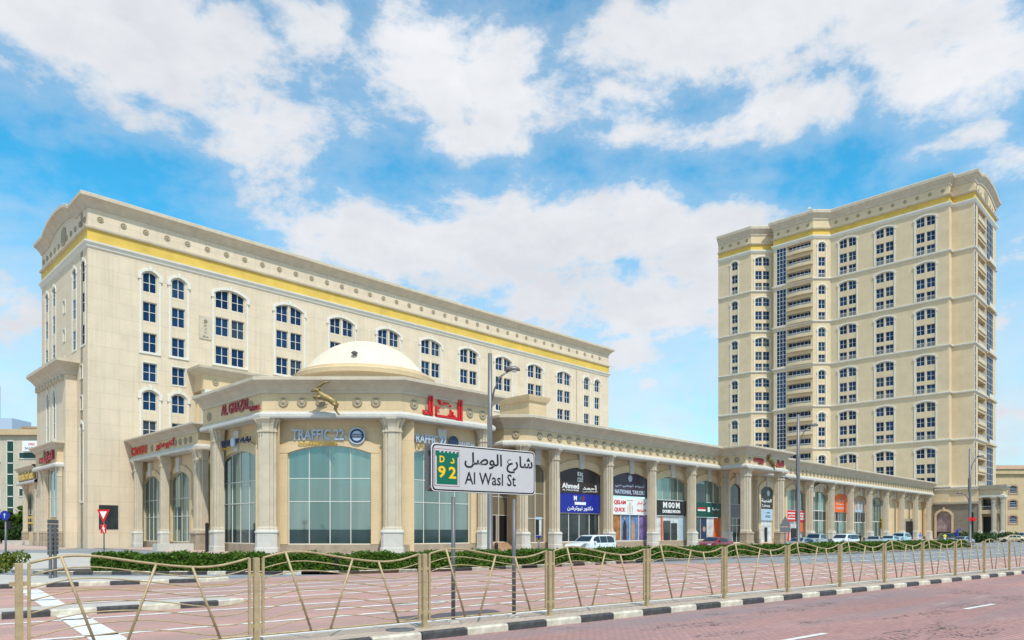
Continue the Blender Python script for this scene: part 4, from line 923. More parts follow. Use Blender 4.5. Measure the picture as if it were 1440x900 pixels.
r=sign('red shop name letters at the left of the low wing frieze',FL,LE-bX(195.5,30.9),12.2,.1); let(r,'CANDU',0,0,5.4,1.0,'red',y=0,ext=.08,bold=.02)
r=sign('red Arabic shop letters on the low wing frieze left of the medallions',FL,LE-bX(232,30.9),12.25,.1); let(r,'كنديو ستور',0,0,5.8,1.1,'red',y=0,ext=.08,bold=.02); let(r,'store',.5,-.8,1.8,.3,'white',y=0,ext=.1)
put('bollard_box',MB().box(-1.8,1.8,-.6,.6,0,.75).mesh('bollard_box',M['pale']),lw,(27.8-31,76.2-78,.14),0)
# dark glazed shop window on the hotel wall beside the wing
FH.add('shop_window',MB().box(aX(139,H0[1])-H0[0],aX(166,H0[1])-H0[0],-.06,0,2.4,5.4).mesh('shop_window',M['darkglass']))

# ================================================================ FAR LEFT PORCH AND LOW WING
P0=(24.4,105.0); PF=24.05
por=building('side_porch','side entrance porch with red lettering projecting from the hotel end','building',P0)
bl,br_=bX(50,PF),bX(80.5,PF); FQ=Face(por,(PF,bl),-math.pi/2,P0); Lq=bl-br_
qv=lambda px:bl-bX(px,PF)
entab(por,P0,[(24.7,bl),(PF,bl),(PF,br_),(24.7,br_)],10.3,10.9,12.6,13.5,.7,inner=.5)
put('wall',MB().box(24.66-P0[0],24.69-P0[0],br_-P0[1],bl-P0[1],0,11).mesh('wall',M['podium']),por)
storefront(FQ,qv(65),qv(76)-qv(65),4.0,10.2,10.2,2,[6.5],out=-.5)
for px in (56.5,60.5,79.5): pilaster(por,(24.6-P0[0],bX(px,PF)-P0[1],0),-math.pi/2,.8,.5,.14,10.3,2.0,bm='plinth')
put('roof',MB().box(PF-P0[0],24.7-P0[0],br_-P0[1],bl-P0[1],13.2,13.3).mesh('roof',M['concrete']),por)
r=sign('dark red Arabic letters and small gazelle on the side porch frieze',FQ,Lq*.6,11.75,.1); let(r,'الغزال',1.2,0,4.2,1.5,'dred',y=0,ext=.2,bold=.04); let(r,'MALL',-2.6,-.2,2.0,.7,'dred',y=0,ext=.2,bold=.04); put('emblem',MB().tube([(-1.3,-.1,-.8),(-1.0,-.1,.3),(-1.1,-.1,1.1)],[.08,.2,.05],6).mesh('emblem',M['bronze']),r)
V0=(25.0,124); VF=24.6
lw2=building('left_shop_wing','low cream shop wing with gold sign letters beyond the side porch','building',V0)
b2,b1_=bX(26.5,VF),bX(52,VF); FV=Face(lw2,(VF+.5,b2),-math.pi/2,V0); Lv=b2-b1_
vv=lambda px:b2-bX(px,VF+.5)
entab(lw2,V0,[(30,b2),(VF,b2),(VF,b1_)],9.0,9.5,10.8,11.5,.6,inner=.8)
FV.add('wall',wallmesh(Lv,0,9.6,[(vv(38.5),vv(47),2,8.0,1.0,vv(38.5),vv(47))],m='podium')); storefront(FV,vv(38.5),vv(47)-vv(38.5),2,7.0,8.0,2,[4.6])
for px in (33,49.5): pilaster(lw2,(VF+.45-V0[0],bX(px,VF)-V0[1],0),-math.pi/2,1.0,.5,.14,9.0,2.0,bm='plinth')
FV.add('awning_stripe',MB().box(vv(38.5),vv(47),-.1,0,4.0,4.3).mesh('awning_stripe',M['goldlet'])); FV.add('awning_stripe',MB().box(vv(38.5),vv(47),-.1,0,3.2,3.5).mesh('awning_stripe',M['goldlet']))
roofcap(lw2,V0,[(VF,b2),(VF,b1_),(40,b1_),(40,b2)],11.3)
r=sign('gold script letters on a dark strip along the far left shop wing',Face(lw2,(VF,b2),-math.pi/2,V0),Lv*.52,10.15,.1); board(r,Lv*.86,1.3,'plinth'); let(r,'Brands For Less',0,0,Lv*.82,1.2,'goldlet',y=-.1,ext=.15,bold=.04)

# ================================================================ TOWER
T0=(209.7,60.0)
tow=building('apartment_tower','tall beige apartment tower with yellow band, arched window groups and balconies','building',T0)
tp=[(204.1,111.7),(204.1,100.9),(208.7,96.2),(208.2,94.8),(206.1,94.8),(206.1,83.2),(209.7,79.6),(209.7,49.9),(212,49.9),(212,44.8),(236,44.8),(236,60)]
TPs=[(x-T0[0],y-T0[1]) for x,y in tp]
def tface(i):
    p,q=tp[i],tp[i+1]; return Face(tow,p,math.atan2(q[1]-p[1],q[0]-p[0]),T0),math.hypot(q[0]-p[0],q[1]-p[1])
ZB=[25.65+12.15*k for k in range(-1,6)]
TR=[(7.75,2.5,1),(3.65,2.55,0),(.45,2.2,0)]
def tower_cols(F,L,cs,single=False,w=2.0,gap=.45):
    ops=[]
    for c in cs:
        for zb in ZB[:-1]:
            for z,h,ar in TR:
                tot=w if single else 2*w+gap; g0,g1=c-tot/2,c+tot/2
                for u in ([g0] if single else [g0,g0+w+gap]):
                    ops.append((u,u+w,zb+z,zb+z+h,.45 if ar else 0,g0,g1)); F.window(u,zb+z,w,h,.45 if ar else 0,g0,g1,bar=.085,extra='rail' if z<1 else None)
            F.add('window_surround',surround((w if single else 2*w+gap)+.3,10.0,.6,bw=.30,out=.14,ear=.25,sill=False,key=False),c-(w if single else 2*w+gap)/2-.15,zb+.45)
    F.add('wall',wallmesh(L,0,91,ops,m='towerwall'))
F,L=tface(0); tower_cols(F,L,[111.7-bX(1033,204.1)],w=1.9,single=True)
F,L=tface(1); X0=CA*204.1-SA*100.9; u=(1073.5-720)/1010*214.7-X0; tower_cols(F,L,[L*.52],w=1.95,gap=.35)
for i in (2,3): F,L=tface(i); F.add('wall',wallmesh(L,0,91,[],m='towerwall'))
F,L=tface(5); tower_cols(F,L,[L*.5],w=1.9,single=True)
F,L=tface(6); tower_cols(F,L,[79.6-bX(p,209.7) for p in (1192,1244,1301.5)],w=2.0)
for i in (7,8): F,L=tface(i); F.add('wall',wallmesh(L,0,91,[],m='towerwall'))
# curtain strip and balconies between segments
def curtain(F,u0,w,z0,h,nc,nr,gm='glass'):
    F.window(u0,z0,w,h,0,nc=nc,nr=nr,bar=.12,gm=gm,out=-.05)
BC={}
def balcony(F,u0,w,z,proj=1.3,curve=True):
    key=(round(w,2),proj)
    if key not in BC:
        n=8; rows=[]
        pts=[(0,0)]+[(w*i/n,-proj*(.55+.45*math.sin(math.pi*i/n)) if curve else -proj) for i in range(n+1)]+[(w,0)]
        b=MB().prism(pts,-.25,0); 
        for i in range(1,len(pts)-2):
            (x0,y0),(x1,y1)=pts[i],pts[i+1]; b.loft([[(x0,y0,0),(x0,y0+.14,0),(x0,y0+.14,.62),(x0,y0,.62)],[(x1,y1,0),(x1,y1+.14,0),(x1,y1+.14,.62),(x1,y1,.62)]])
        rl=MB()
        for i in range(1,len(pts)-2):
            (x0,y0),(x1,y1)=pts[i],pts[i+1]
            for k in range(4): t=k/4; x,y=x0+(x1-x0)*t,y0+(y1-y0)*t+.07; rl.box(x-.03,x+.03,y-.03,y+.03,.62,1.1)
            rl.loft([[(x0,y0+.02,1.1),(x0,y0+.12,1.1),(x0,y0+.12,1.18),(x0,y0+.02,1.18)],[(x1,y1+.02,1.1),(x1,y1+.12,1.1),(x1,y1+.12,1.18),(x1,y1+.02,1.18)]])
        BC[key]=(b.mesh('balcony',M['towerwall']),rl.mesh('railing',M['frame']))
    o=F.add('balcony',BC[key][0],u0,z); put('railing',BC[key][1],o)
F,L=tface(4); s0,s1=94.8-bX(1092,206.1),94.8-bX(1105.5,206.1); e1=94.8-bX(1140,206.1)
ops=[]
for zb in ZB[:-1]:
    ops.append((s0,s1,zb+.5,zb+11.2,0,s0,s1)); curtain(F,s0,s1-s0,zb+.5,10.7,3,9)
    for k in range(3):
        z=zb+.45+3.95*k; ops.append((s1+.3,e1,z,z+2.75,0,s1+.3,e1)); window(tow,F.loc(s1+.3,z,-1.1),F.th,e1-s1-.3,2.75,0,0,e1-s1-.3,nc=6,nr=2,bar=.1)
        balcony(F,s1+.2,L-s1-.1,z,1.2)
F.add('wall',wallmesh(L,0,91,ops,depth=1.2,m='towerwall'))
# side face: strip, balconies, glass
F,L=tface(9); ops=[]
sa=lambda px:aX(px,44.8)-212
b0,b1,g0,g1=sa(1375),sa(1386),sa(1386.8),sa(1395.5)
for zb in ZB[:-1]:
    ops.append((.4,1.6,zb+.2,zb+11.5,0,.4,1.6)); F.window(.4,zb+.2,1.2,11.3,0,nc=1,nr=6,gm='glass_lt',fm='frame',bar=.1,out=-.02)
    for k in range(3):
        z=zb+.3+4.0*k; ops.append((b0,b1,z,z+3.1,0,b0,b1)); F.window(b0,z,b1-b0,3.1,0,nc=4,nr=1,out=-2.3); balcony(F,b0,b1-b0,z,.25,False)
    ops.append((g0,g1,zb+.5,zb+11.2,0,g0,g1)); F.window(g0,zb+.5,g1-g0,10.7,0,nc=4,nr=6,gm='glass_lt',bar=.12,out=.1)
    F.add('balcony',MB().box(g0-.3,g1+.5,-.9,0,-.3,.2).mesh('balcony',M['towerwall']),0,zb-.2)
    F.add('railing',MB().box(g0,g1,-.85,-.8,.2,1.1).mesh('railing',M['frame']),0,zb-.2)
F.add('wall',wallmesh(L,0,91,ops,depth=2.4,m='towerwall'))
put('wall',MB().box(26.29,26.3,-15.2,15,0,91).mesh('wall',M['towerwall']),tow)
for z in ZB[:-1]: put('band',MB().sweep(TPs,[(0,z-.25),(.25,z-.2),(.38,z),(.38,z+.22),(0,z+.3)]).mesh('band',M['whitetrim']),tow)
put('ledge',MB().sweep(TPs,[(0,85.6),(.25,85.8),(.5,86.3),(.5,86.6),(0,86.7)]).mesh('ledge',M['whitetrim']),tow)
put('yellow_band',MB().sweep(TPs,[(.06,86.5),(.06,88.2)]).mesh('yellow_band',M['yellow']),tow)
put('ledge',MB().sweep(TPs,[(0,88.2),(.5,88.3),(.6,88.6),(0,88.75)]).mesh('ledge',M['trim']),tow)
# parapet: straight, with a curved gable over the side
gx=[(212+ (24*i/28),44.8) for i in range(29)]
def gb(x):
    t=abs(x-224.5)/9.5; return 0 if t>=1 else 3.0*(math.sqrt(1-(t*.9)**2)-math.sqrt(1-.81))
path=tp[:9]+gx+[(236,60)]; dz=[0]*9+[gb(x) for x,_ in gx]+[0]
PP=[(x-T0[0],y-T0[1]) for x,y in path]
put('cornice',MB().sweep(PP,[(0,91),(.2,91.05),(.25,91.6),(.5,91.9),(.9,92.5),(1.1,92.7),(1.15,93.4),(1.05,93.6),(-1,93.65)],dz).mesh('cornice',M['trim']),tow)
gw=MB()
for i in range(28):
    (x0,_),(x1,_)=gx[i],gx[i+1]; gw.face([(x0-T0[0],-15.2,90.9),(x1-T0[0],-15.2,90.9),(x1-T0[0],-15.2,91+gb(x1)),(x0-T0[0],-15.2,91+gb(x0))])
put('gable_wall',gw.mesh('gable_wall',M['towerwall']),tow)
F,L=tface(9); F.add('medallion',medallion(1.9),12.5,91.2,.05)
for i in range(9):
    if abs(i-4)>1: F.add('medallion',medallion(.5),1.5+2.6*i,89.9,.01)
for k in (0,4,6,7):
    F,L=tface(k); n=max(1,round(L/2.9))
    for i in range(n): F.add('medallion',medallion(.45),(i+.5)*L/n,89.9,.01)
roofcap(tow,T0,tp[:5]+tp[5:]+[(236,111.7)],92.8)
put('roof_mast',MB().tube([(0,0,0),(0,0,2.2),(1.2,0,3.0)],.14,6).lathe([(.6,2.6),(.5,3.0),(.1,3.4)],8,cx=1.2).mesh('roof_mast',M['pale']),tow,(-.5,26,93.6))

# tower entrance block
K0=(208.9,45)
kb=building('tower_entrance_block','low brown stone entrance block with arched poster window below the tower','building',K0)
FK=Face(kb,(208.9,53.3),-math.pi/2,K0); kL=53.3-43.5
ku=lambda px:53.3-bX(px,208.9)
o0,o1=ku(1317),ku(1338); s0,s1=ku(1351.5),ku(1358); t0,t1=ku(1363),ku(1369)
FK.add('wall',wallmesh(kL,0,9.0,[(o0,o1,.4,7.3,1.2,o0,o1),(t0,t1,.4,7.0,.8,t0,t1)],m='brownstone')); 
FK.add('window_surround',surround(o1-o0,6.9,1.2,bw=.45,out=.2,ear=0,sill=False,key=True,m='podium'),o0,.4)
mat('poster_pink',(.36,.26,.26),.4,var=.5,scale=.8); FK.add('poster_panel',MB().box(o0,o1,.3,.34,2.0,7.4).mesh('poster_panel',M['poster_pink'])); FK.add('door',MB().box(o0,o1,.3,.33,.14,2.0).mesh('door',M['dark'])); FK.add('door',MB().box(t0,t1,.3,.33,.14,7.2).mesh('door',M['darkglass']))
KP=[(0,8.3),(0,-1.5)]
put('cornice',MB().sweep(KP,[(-1,9),(.3,9.0),(.5,9.2),(.55,9.6),(-2,9.65)]).mesh('cornice',M['trim']),kb)
FK.add('wall',MB().box(0,kL,1.0,1.02,9.0,12.6).mesh('wall',M['podium'])); put('cornice',MB().sweep([(1.0,8.3),(1.0,-1.5)],[(-.2,12.3),(.2,12.4),(.5,12.8),(.5,13.1),(-2,13.2)]).mesh('cornice',M['trim']),kb)
for px in (1355,1361): window(kb,FK.loc(ku(px),9.9,-1.0),FK.th,.8,1.8,0,0,.8,nc=1,nr=1)
# porch on its right
pk=building('tower_porch','grey cream porch with stout column and upper balcony right of the tower base','building',(210,41))
pa0,pb0,pb1=210.5,43.6,38.4; pa1=214.2
Z=lambda a,b:(a-210,b-41)
PK=[Z(pa0,pb0),Z(pa0,pb1),Z(pa1,pb1)]
put('architrave',MB().sweep(PK,[(-.8,10.6),(.25,10.6),(.25,11.0),(0,11.2)]).mesh('architrave',M['pale']),pk)
put('frieze',MB().sweep(PK,[(0,11.2),(0,12.4)]).mesh('frieze',M['podium']),pk)
put('cornice',MB().sweep(PK,[(0,12.4),(.3,12.5),(.8,13.2),(.9,13.6),(-2,13.7)]).mesh('cornice',M['trim']),pk)
put('balcony_slab',MB().box(.8,4.0,pb1-41+.3,pb0-41,6.5,7.5).mesh('balcony_slab',M['podium']),pk)
put('railing',MB().box(.8,.86,pb1-41+.3,pb0-41,8.3,8.4).box(.8,.86,pb1-41+.3,pb0-41,7.9,7.96).mesh('railing',M['frame']),pk)
put('wall',MB().box(3.4,4.0,pb1-41,pb0-41,0,12).mesh('wall',M['podium']),pk)
for (b0_,b1_2) in ((-1.0+.4,2.2),(-2.3,-1.3)):
    put('doorway',MB().box(3.36,3.39,b0_,b1_2,.1,5.8).mesh('doorway',M['dark']),pk); put('upper_opening',MB().box(3.36,3.39,b0_,b1_2,7.6,10.2).mesh('upper_opening',M['darkglass']),pk)
for px in (1377,1397.5,1409): pilaster(pk,(1.4,bX(px,pa0)-41,0),-math.pi/2,1.25 if px==1397.5 else .9,1.0,.14,10.6,1.9)
put('roof',MB().box(.5,4.2,pb1-41,pb0-41,13.4,13.5).mesh('roof',M['concrete']),pk)

# ================================================================ BACKGROUND BUILDINGS
rb=thing('tan_building','tan four storey building with small blue windows right of the tower','building',(205,300,0))
rb.location=((1399-720)/1010*300,300,0)
put('wall',wallmesh(60,0,26,[(6+7*i,9.2+7*i,z,z+3.1,.5,6+7*i,9.2+7*i) for i in range(7) for z in (5.5,12,18)],m='tanwall'),rb)
for i in range(7):
    for z in (5.5,12,18): window(rb,(6+7*i,.2,z),0,3.2,3.1,.5,0,3.2,nc=1,nr=4,gm='glass_lt',bar=.15); put('window_surround',surround(3.2,3.1,.5,bw=.5,out=.2,ear=0,key=False,m='tan'),rb,(6+7*i,0,z))
put('cornice',MB().box(-1,61,-1,1,26,28).mesh('cornice',M['tanwall']),rb); put('roof',MB().loft([[(-1.5,-1.5,28),(61,-1.5,28),(61,30,28),(-1.5,30,28)],[(2,3,30),(58,3,30),(58,26,30),(2,26,30)]]).mesh('roof',M['tan']),rb)
put('wall',MB().box(-.01,0,0,28,0,26).mesh('wall',M['tanwall']),rb)
lb=thing('office_building','grey office building with green glazed strips behind the left trees','building',((-60-720)/1010*165,165,0)); 
lx=lambda px:(px+60)/1010*165
zz=lambda py:CH+(747-py)*165/1010
put('wall',wallmesh(lx(62),0,zz(612),[],m='oldwall'),lb)
put('cornice',MB().box(-.5,lx(62)+.4,-.8,2,zz(612),zz(604)).mesh('cornice',M['tanwall']),lb)
for (a_,b_,c_,d_) in ((10,20,620,745),(27,53,636,645),(27,33,687,698),(-8,1,686,716),(-8,1,640,650),(-8,1,725,735)):
    w=lx(b_)-lx(a_); n=8 if d_-c_>60 else 1
    f=MB()
    for k in range(n+1): z=(zz(c_)-zz(d_))*k/n; f.box(0,w,-.1,.05,z-.12,z+.12)
    f.box(-.1,.1,-.1,.05,0,zz(c_)-zz(d_)); f.box(w-.1,w+.1,-.1,.05,0,zz(c_)-zz(d_))
    o=put('window',f.mesh('window',M['frame']),lb,(lx(a_),-.05,zz(d_)))
    for k in range(n): h=(zz(c_)-zz(d_))/n; put('pane',MB().face([(0,0,h*k),(w,0,h*k),(w,0,h*(k+1)),(0,0,h*(k+1))]).mesh('pane',M['greenglass']),o)
bo=thing('billboard','white rooftop billboard with small red and blue lettering left of hotel','billboard',((42.5-720)/1010*164,164,zz(636)))
put('board',MB().box(-1.7,1.7,-.2,0,.1,2.5).mesh('board',M['white']),bo); put('lettering',text_mesh('OPEN',.5,M['red'],w=1.4,ext=.03),bo,(.4,-.21,1.7)); put('lettering',text_mesh('SALE',.5,M['navy'],w=1.8,ext=.03),bo,(-.2,-.21,.8))
ob=thing('orange_block','orange rooftop block behind the grey office building','building',((33-720)/1010*190,190,0),me=None)
put('wall',MB().box(0,9,0,10,0,CH+(747-603)*190/1010).mesh('wall',M['tanwall']),ob); put('cornice',MB().box(-.5,9.4,-.5,10,CH+(747-603)*190/1010,CH+(747-600)*190/1010).mesh('cornice',M['tan']),ob)
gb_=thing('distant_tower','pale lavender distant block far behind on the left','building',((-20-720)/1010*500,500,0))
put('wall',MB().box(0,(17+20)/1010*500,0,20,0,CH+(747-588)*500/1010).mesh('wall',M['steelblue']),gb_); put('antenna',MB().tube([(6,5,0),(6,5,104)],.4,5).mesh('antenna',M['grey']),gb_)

# ================================================================ FENCE ALONG THE MEDIAN
FD=12.8; SPc=3.48; E0=.93; BZ=.152; NP=16
ORD=['first','second','third','fourth','fifth','sixth','seventh','eighth','ninth','tenth','eleventh','twelfth','thirteenth','fourteenth','fifteenth','sixteenth','seventeenth','eighteenth']
post_m=MB().loft([[(-.048*k,-.045*k,z),(.048*k,-.045*k,z),(.048*k,.045*k,z),(-.048*k,.045*k,z)] for k,z in ((1,0),(1,1.51),(.94,1.53))]).mesh('post_shaft',M['gold'])
foot_m=MB().box(-.12,.12,-.1,.1,0,.015).mesh('foot_plate',M['gold']); 
brk_m=MB().box(-.12,.12,-.02,.02,-.03,.03).mesh('bracket',M['gold'])
def wave(u,z,k): return z+.115*math.sin(2*math.pi*(u-.0)+.2-.16*k)*(1-.02*k)+.015*math.sin(4*math.pi*u)
u_l,u_r=.12,SPc-.12; LW_=u_r-u_l
rail_ms=[]
rzs=[1.50,1.33,1.16,.99,.82,.65,.48,.31]
for k,z in enumerate(rzs):
    pts=[(u_l+LW_*i/28,0,wave(i/28,z,k)) for i in range(29)]
    rail_ms.append(MB().tube(pts,.021 if k==0 else .0105,7).mesh('top_rail' if k==0 else 'rail',M['gold'],True))
up_ms=[MB().box(-.022,.022,-.02,.02,.14,wave(f,rzs[0],0)).mesh('upright',M['gold']) for f in (0,1)]
bot_m=MB().tube([(u_l,0,.15),(u_r,0,.15)],.02,6).mesh('bottom_rail',M['gold'])
bars=[]
for (ut,ub) in ((.15,.29),(.53,.40),(.69,.82)):
    f=lambda u:(u*SPc-u_l)/LW_
    bars.append(MB().tube([(ut*SPc,-.03,wave(f(ut),rzs[0],0)),(ub*SPc,-.03,.15)],.022,7).mesh('slanted_bar',M['gold'],True))
for i in range(NP+1):
    t=thing('fence_post','square gold fence post on the paved median, %s post from the left end'%ORD[i],'fence post',ed(E0+SPc*i,FD,BZ),RRD,'gold posts of the wavy median fence')
    t.rotation_euler=(random.uniform(-.006,.006),random.uniform(-.006,.006),RRD+random.uniform(-.03,.03))
    put('post_shaft',post_m,t); put('foot_plate',foot_m,t); put('bracket',brk_m,t,(0,0,.32)); put('bracket',brk_m,t,(0,0,1.22))
for i in range(NP):
    t=thing('fence_section','gold wavy fence section with slanted bars, %s section from the left end'%ORD[i],'fence section',ed(E0+SPc*i,FD,BZ),RRD,'gold wavy fence sections along the median')
    t.rotation_euler=(random.uniform(-.006,.006),random.uniform(-.0025,.0025),RRD)
    for k,me in enumerate(rail_ms): put(me.name.split('.')[0],me,t)
    put('upright',up_ms[0],t,(u_l,0,0)); put('upright',up_ms[1],t,(u_r,0,0)); put('bottom_rail',bot_m,t)
    for b in bars: put('slanted_bar',b,t)

# ================================================================ STREET NAME SIGN
def pt(px,py,z): return gp(px,py,z)
e1,d1=edof(*gp(640,876,.15)); e2,d2=edof(*gp(720,867,.15)); dm=(d1+d2)/2
sg=thing('street_sign','white Al Wasl St name sign with green D 92 shield on two grey posts','street sign',ed(e1,dm,.15),RRD)
gap=e2-e1
for x in (0,gap): put('post',MB().tube([(0,0,0),(0,0,2.75)],.045,10).mesh('post',M['grey'],True),sg,(x,0,0)); put('foot',MB().lathe([(.16,0),(.15,.05),(.05,.07)],12).mesh('foot',M['concrete']),sg,(x,0,0))
# board corners from the photograph, on the plane of the posts
def onroad(px,d):  # e on the vertical plane at distance d
    r=(px-720)/1010; return (.6239*d+.7815*d*r)/(.7815-.6239*r)
bl_,br2=onroad(607,dm-.08)-e1,onroad(752.5,dm-.08)-e1
Yl=SE*(bl_+e1)+CE*dm; zt_=CH+(747-623)*Yl/1010; zb_=CH+(747-690.5)*Yl/1010
bw_,bh_=br2-bl_,zt_-zb_
def rrect(w,h,r,n=6,x=0,z=0):
    p=[]
    for (cx,cz,a0) in ((w/2-r,h/2-r,0),(-w/2+r,h/2-r,90),(-w/2+r,-h/2+r,180),(w/2-r,-h/2+r,270)):
        for i in range(n+1): a=R(a0+90*i/n); p.append((x+cx+r*math.cos(a),z+cz+r*math.sin(a)))
    return p
bx,bz=bl_+bw_/2,(zt_+zb_)/2-.15
brd=put('board',MB().prismy(rrect(bw_,bh_,.10),-.075,-.05).mesh('board',M['white']),sg,(bx,0,bz))
put('border',MB().prismy(rrect(bw_-.03,bh_-.03,.09),-.079,-.074).mesh('border',M['black']),brd)
put('sign_face',MB().prismy(rrect(bw_-.09,bh_-.09,.075),-.083,-.078).mesh('sign_face',M['signface']),brd)
put('channel',MB().box(-bw_/2-.02,bw_/2,-.045,.0,-bh_/2+.06,-bh_/2+.12).box(-bw_/2-.02,bw_/2,-.045,.0,bh_/2-.12,bh_/2-.06).mesh('channel',M['grey']),brd)
put('back_board',MB().prismy(rrect(bw_,bh_,.05,x=-.06),.06,.085).mesh('back_board',M['grey']),sg,(bx,0,bz))
k=bw_/145.0
sx,sw,sh=-bw_/2+.135*bw_,bw_*.185,bh_*.70
put('shield_frame',MB().prismy([(sx-sw*.6,-sh*.56),(sx+sw*.6,-sh*.56),(sx+sw*.6,sh*.56),(sx-sw*.6,sh*.56)],-.085,-.082).mesh('shield_frame',M['dred']),brd)
put('shield_frame',MB().prismy([(sx-sw*.58,-sh*.545),(sx+sw*.58,-sh*.545),(sx+sw*.58,sh*.545),(sx-sw*.58,sh*.545)],-.087,-.0845).mesh('shield_frame',M['signface']),brd)
cren=[(sx-sw/2,-sh/2),(sx+sw/2,-sh/2),(sx+sw/2,sh*.32),(sx+sw*.56,sh*.36),(sx+sw*.56,sh/2)]
nt_=6
for i in range(nt_):
    xa=sx+sw*.56-sw*1.12*(i)/nt_; 
    cren+= [(xa-sw*.10,sh/2),(xa-sw*.11,sh*.45),(xa-sw*.185,sh*.45),(xa-sw*.187,sh/2)] if i<nt_-1 else [(xa-sw*.10,sh/2),(sx-sw*.56,sh/2)]
cren+=[(sx-sw*.56,sh*.36),(sx-sw/2,sh*.32)]
put('shield',MB().prismy(cren,-.089,-.0865).mesh('shield',M['signgreen']),brd)
for s,x,z,w,h in (('D',-.25,.25,.24,.20),('د',.25,.22,.2,.17),('9',-.26,-.13,.36,.36),('2',.25,-.14,.36,.36)):
    put('lettering',text_mesh(s,sh*h,M['signyellow'],w=sw*w,ext=.003,bold=.025),brd,(sx+sw*x,-.0895,sh*z))
put('lettering',text_mesh('شارع الوصل',bh_*.40,M['black'],w=bw_*.68,ext=.003,bold=.018),brd,(bw_*.132,-.0835,bh_*.17))
put('lettering',text_mesh('Al Wasl St',bh_*.27,M['black'],w=bw_*.50,ext=.003,bold=.010),brd,(bw_*.045,-.0835,-bh_*.19))

# ================================================================ STREET LAMPS
def lamp(px,Y,top_py,label):
    X=(px-720)/1010*Y; H=CH+(747-top_py)*Y/1010-.15; s=H/12.4
    t=thing('street_lamp',label,'street lamp',(X,Y,.15),0,'double arm street lamps behind the hedge')
    put('pole',MB().lathe([(.26*s,0),(.26*s,.5),(.17*s,.6),(.15*s,H*.55),(.12*s,H),(.02,H+.02)],12).mesh('pole',M['lampgrey'],True),t)
    put('collar',MB().box(-.16*s,.05*s,-.15*s,.15*s,H*.56,H*.70).mesh('collar',M['lampgrey']),t)
    # long upper arm to the right
    z0=H-1.45*s*1.6
    arm=put('arm',MB().tube([(.1*s,0,z0-.5*s),(.25*s,0,z0+.2*s),(.6*s,0,z0+.95*s),(1.1*s,0,z0+1.3*s)],.055*s,8).mesh('arm',M['lampgrey'],True),t)
    put('lamp_head',MB().loft([[(.85*s+x*s,y*s,z0+(1.32+z)*s) for y,z in ((-w,0),(-w*.7,h),(w*.7,h),(w,0),(0,-.02))] for x,w,h in ((0,.06,.06),(.25,.2,.2),(.6,.24,.24),(.85,.15,.14),(.92,.05,.05))]).mesh('lamp_head',M['lampgrey'],True),arm)
    put('lens',MB().lathe([(.01,-.12*s),(.14*s,-.09*s),(.2*s,0)],12).mesh('lens',M['lamplens'],True),arm,(1.42*s,0,z0+1.32*s))
    z1=H*.52
    a2=put('arm',MB().tube([(-.1*s,0,z1-.9*s),(-.3*s,0,z1-.2*s),(-.7*s,0,z1+.25*s),(-1.15*s,0,z1+.3*s)],.055*s,8).mesh('arm',M['lampgrey'],True),t)
    put('lamp_head',MB().loft([[(-.95*s-x*s,y*s,z1+(.28+z)*s) for y,z in ((-w,0),(-w*.7,h),(w*.7,h),(w,0),(0,-.02))] for x,w,h in ((0,.06,.06),(.2,.18,.18),(.5,.2,.2),(.7,.05,.05))]).mesh('lamp_head',M['lampgrey'],True),a2)
    return t
lamp(689,42,497,'tall grey double arm street lamp standing right of the domed pavilion')
lamp(1122.5,64,583,'grey double arm street lamp in front of the arcade porch')
l3=lamp(1364,90.5,631,'grey double arm street lamp in front of the apartment tower')
for i,dx in enumerate((-.30,.34)):
    t=thing('round_sign','small round red sign, %s of a pair by the far lamp'%('left' if i==0 else 'right'),'traffic sign',l3.location+Vector((dx*.9,-.4,3.5)))
    put('plate',MB().lathe([(.26,0),(.26,.03),(.01,.04)],16,axis='y').mesh('plate',M['red']),t); put('bracket',MB().box(-.03,.03,0,.3,-.03,.03).mesh('bracket',M['grey']),t)

# ================================================================ TRAFFIC SIGNS AND SMALL FURNITURE
def post_at(px,Y,H,name,label,cat,r=.04,z=.15):
    X=(px-720)/1010*Y; t=thing(name,label,cat,(X,Y,z)); put('post',MB().tube([(0,0,0),(0,0,H)],r,8).mesh('post',M['grey'],True),t); return t
Y=44; t=post_at(146.3,Y,3.3,'yield_sign','red and white give way triangle with pedestrian plate on grey post by the hedge','traffic sign')
zc=lambda py,Y:CH+(747-py)*Y/1010-.15
tz,bz_=zc(716.5,Y),zc(736,Y); hw=.39
put('plate',MB().prismy([(-hw,tz),(0,bz_),(hw,tz)],-.08,-.05).mesh('plate',M['red']),t)
put('plate_face',MB().prismy([(-hw*.55,tz-.12),(0,bz_+.27),(hw*.55,tz-.12)],-.085,-.079).mesh('plate_face',M['white']),t)
pz0,pz1=zc(750,Y),zc(737.5,Y)
put('plate',MB().box(-.17,.17,-.08,-.05,pz0,pz1).mesh('plate',M['red']),t)
put('pedestrian_symbol',MB().prismy([(-.03,pz0+.05),(.0,pz0+.22),(-.07,pz0+.30),(-.03,pz0+.40),(.03,pz0+.40),(.09,pz0+.28),(.05,pz0+.22),(.11,pz0+.05),(.06,pz0+.05),(.01,pz0+.18),(-.06,pz0+.05)],-.086,-.079).lathe([(.035,.079),(.035,.086),(.01,.086)],10,cy=pz0+.45,axis='y').mesh('pedestrian_symbol',M['white']),t)
Y=35.5; t=post_at(8,Y,zc(731,Y)+.1,'round_blue_sign','round blue traffic sign on grey post at the left edge','traffic sign',.045)
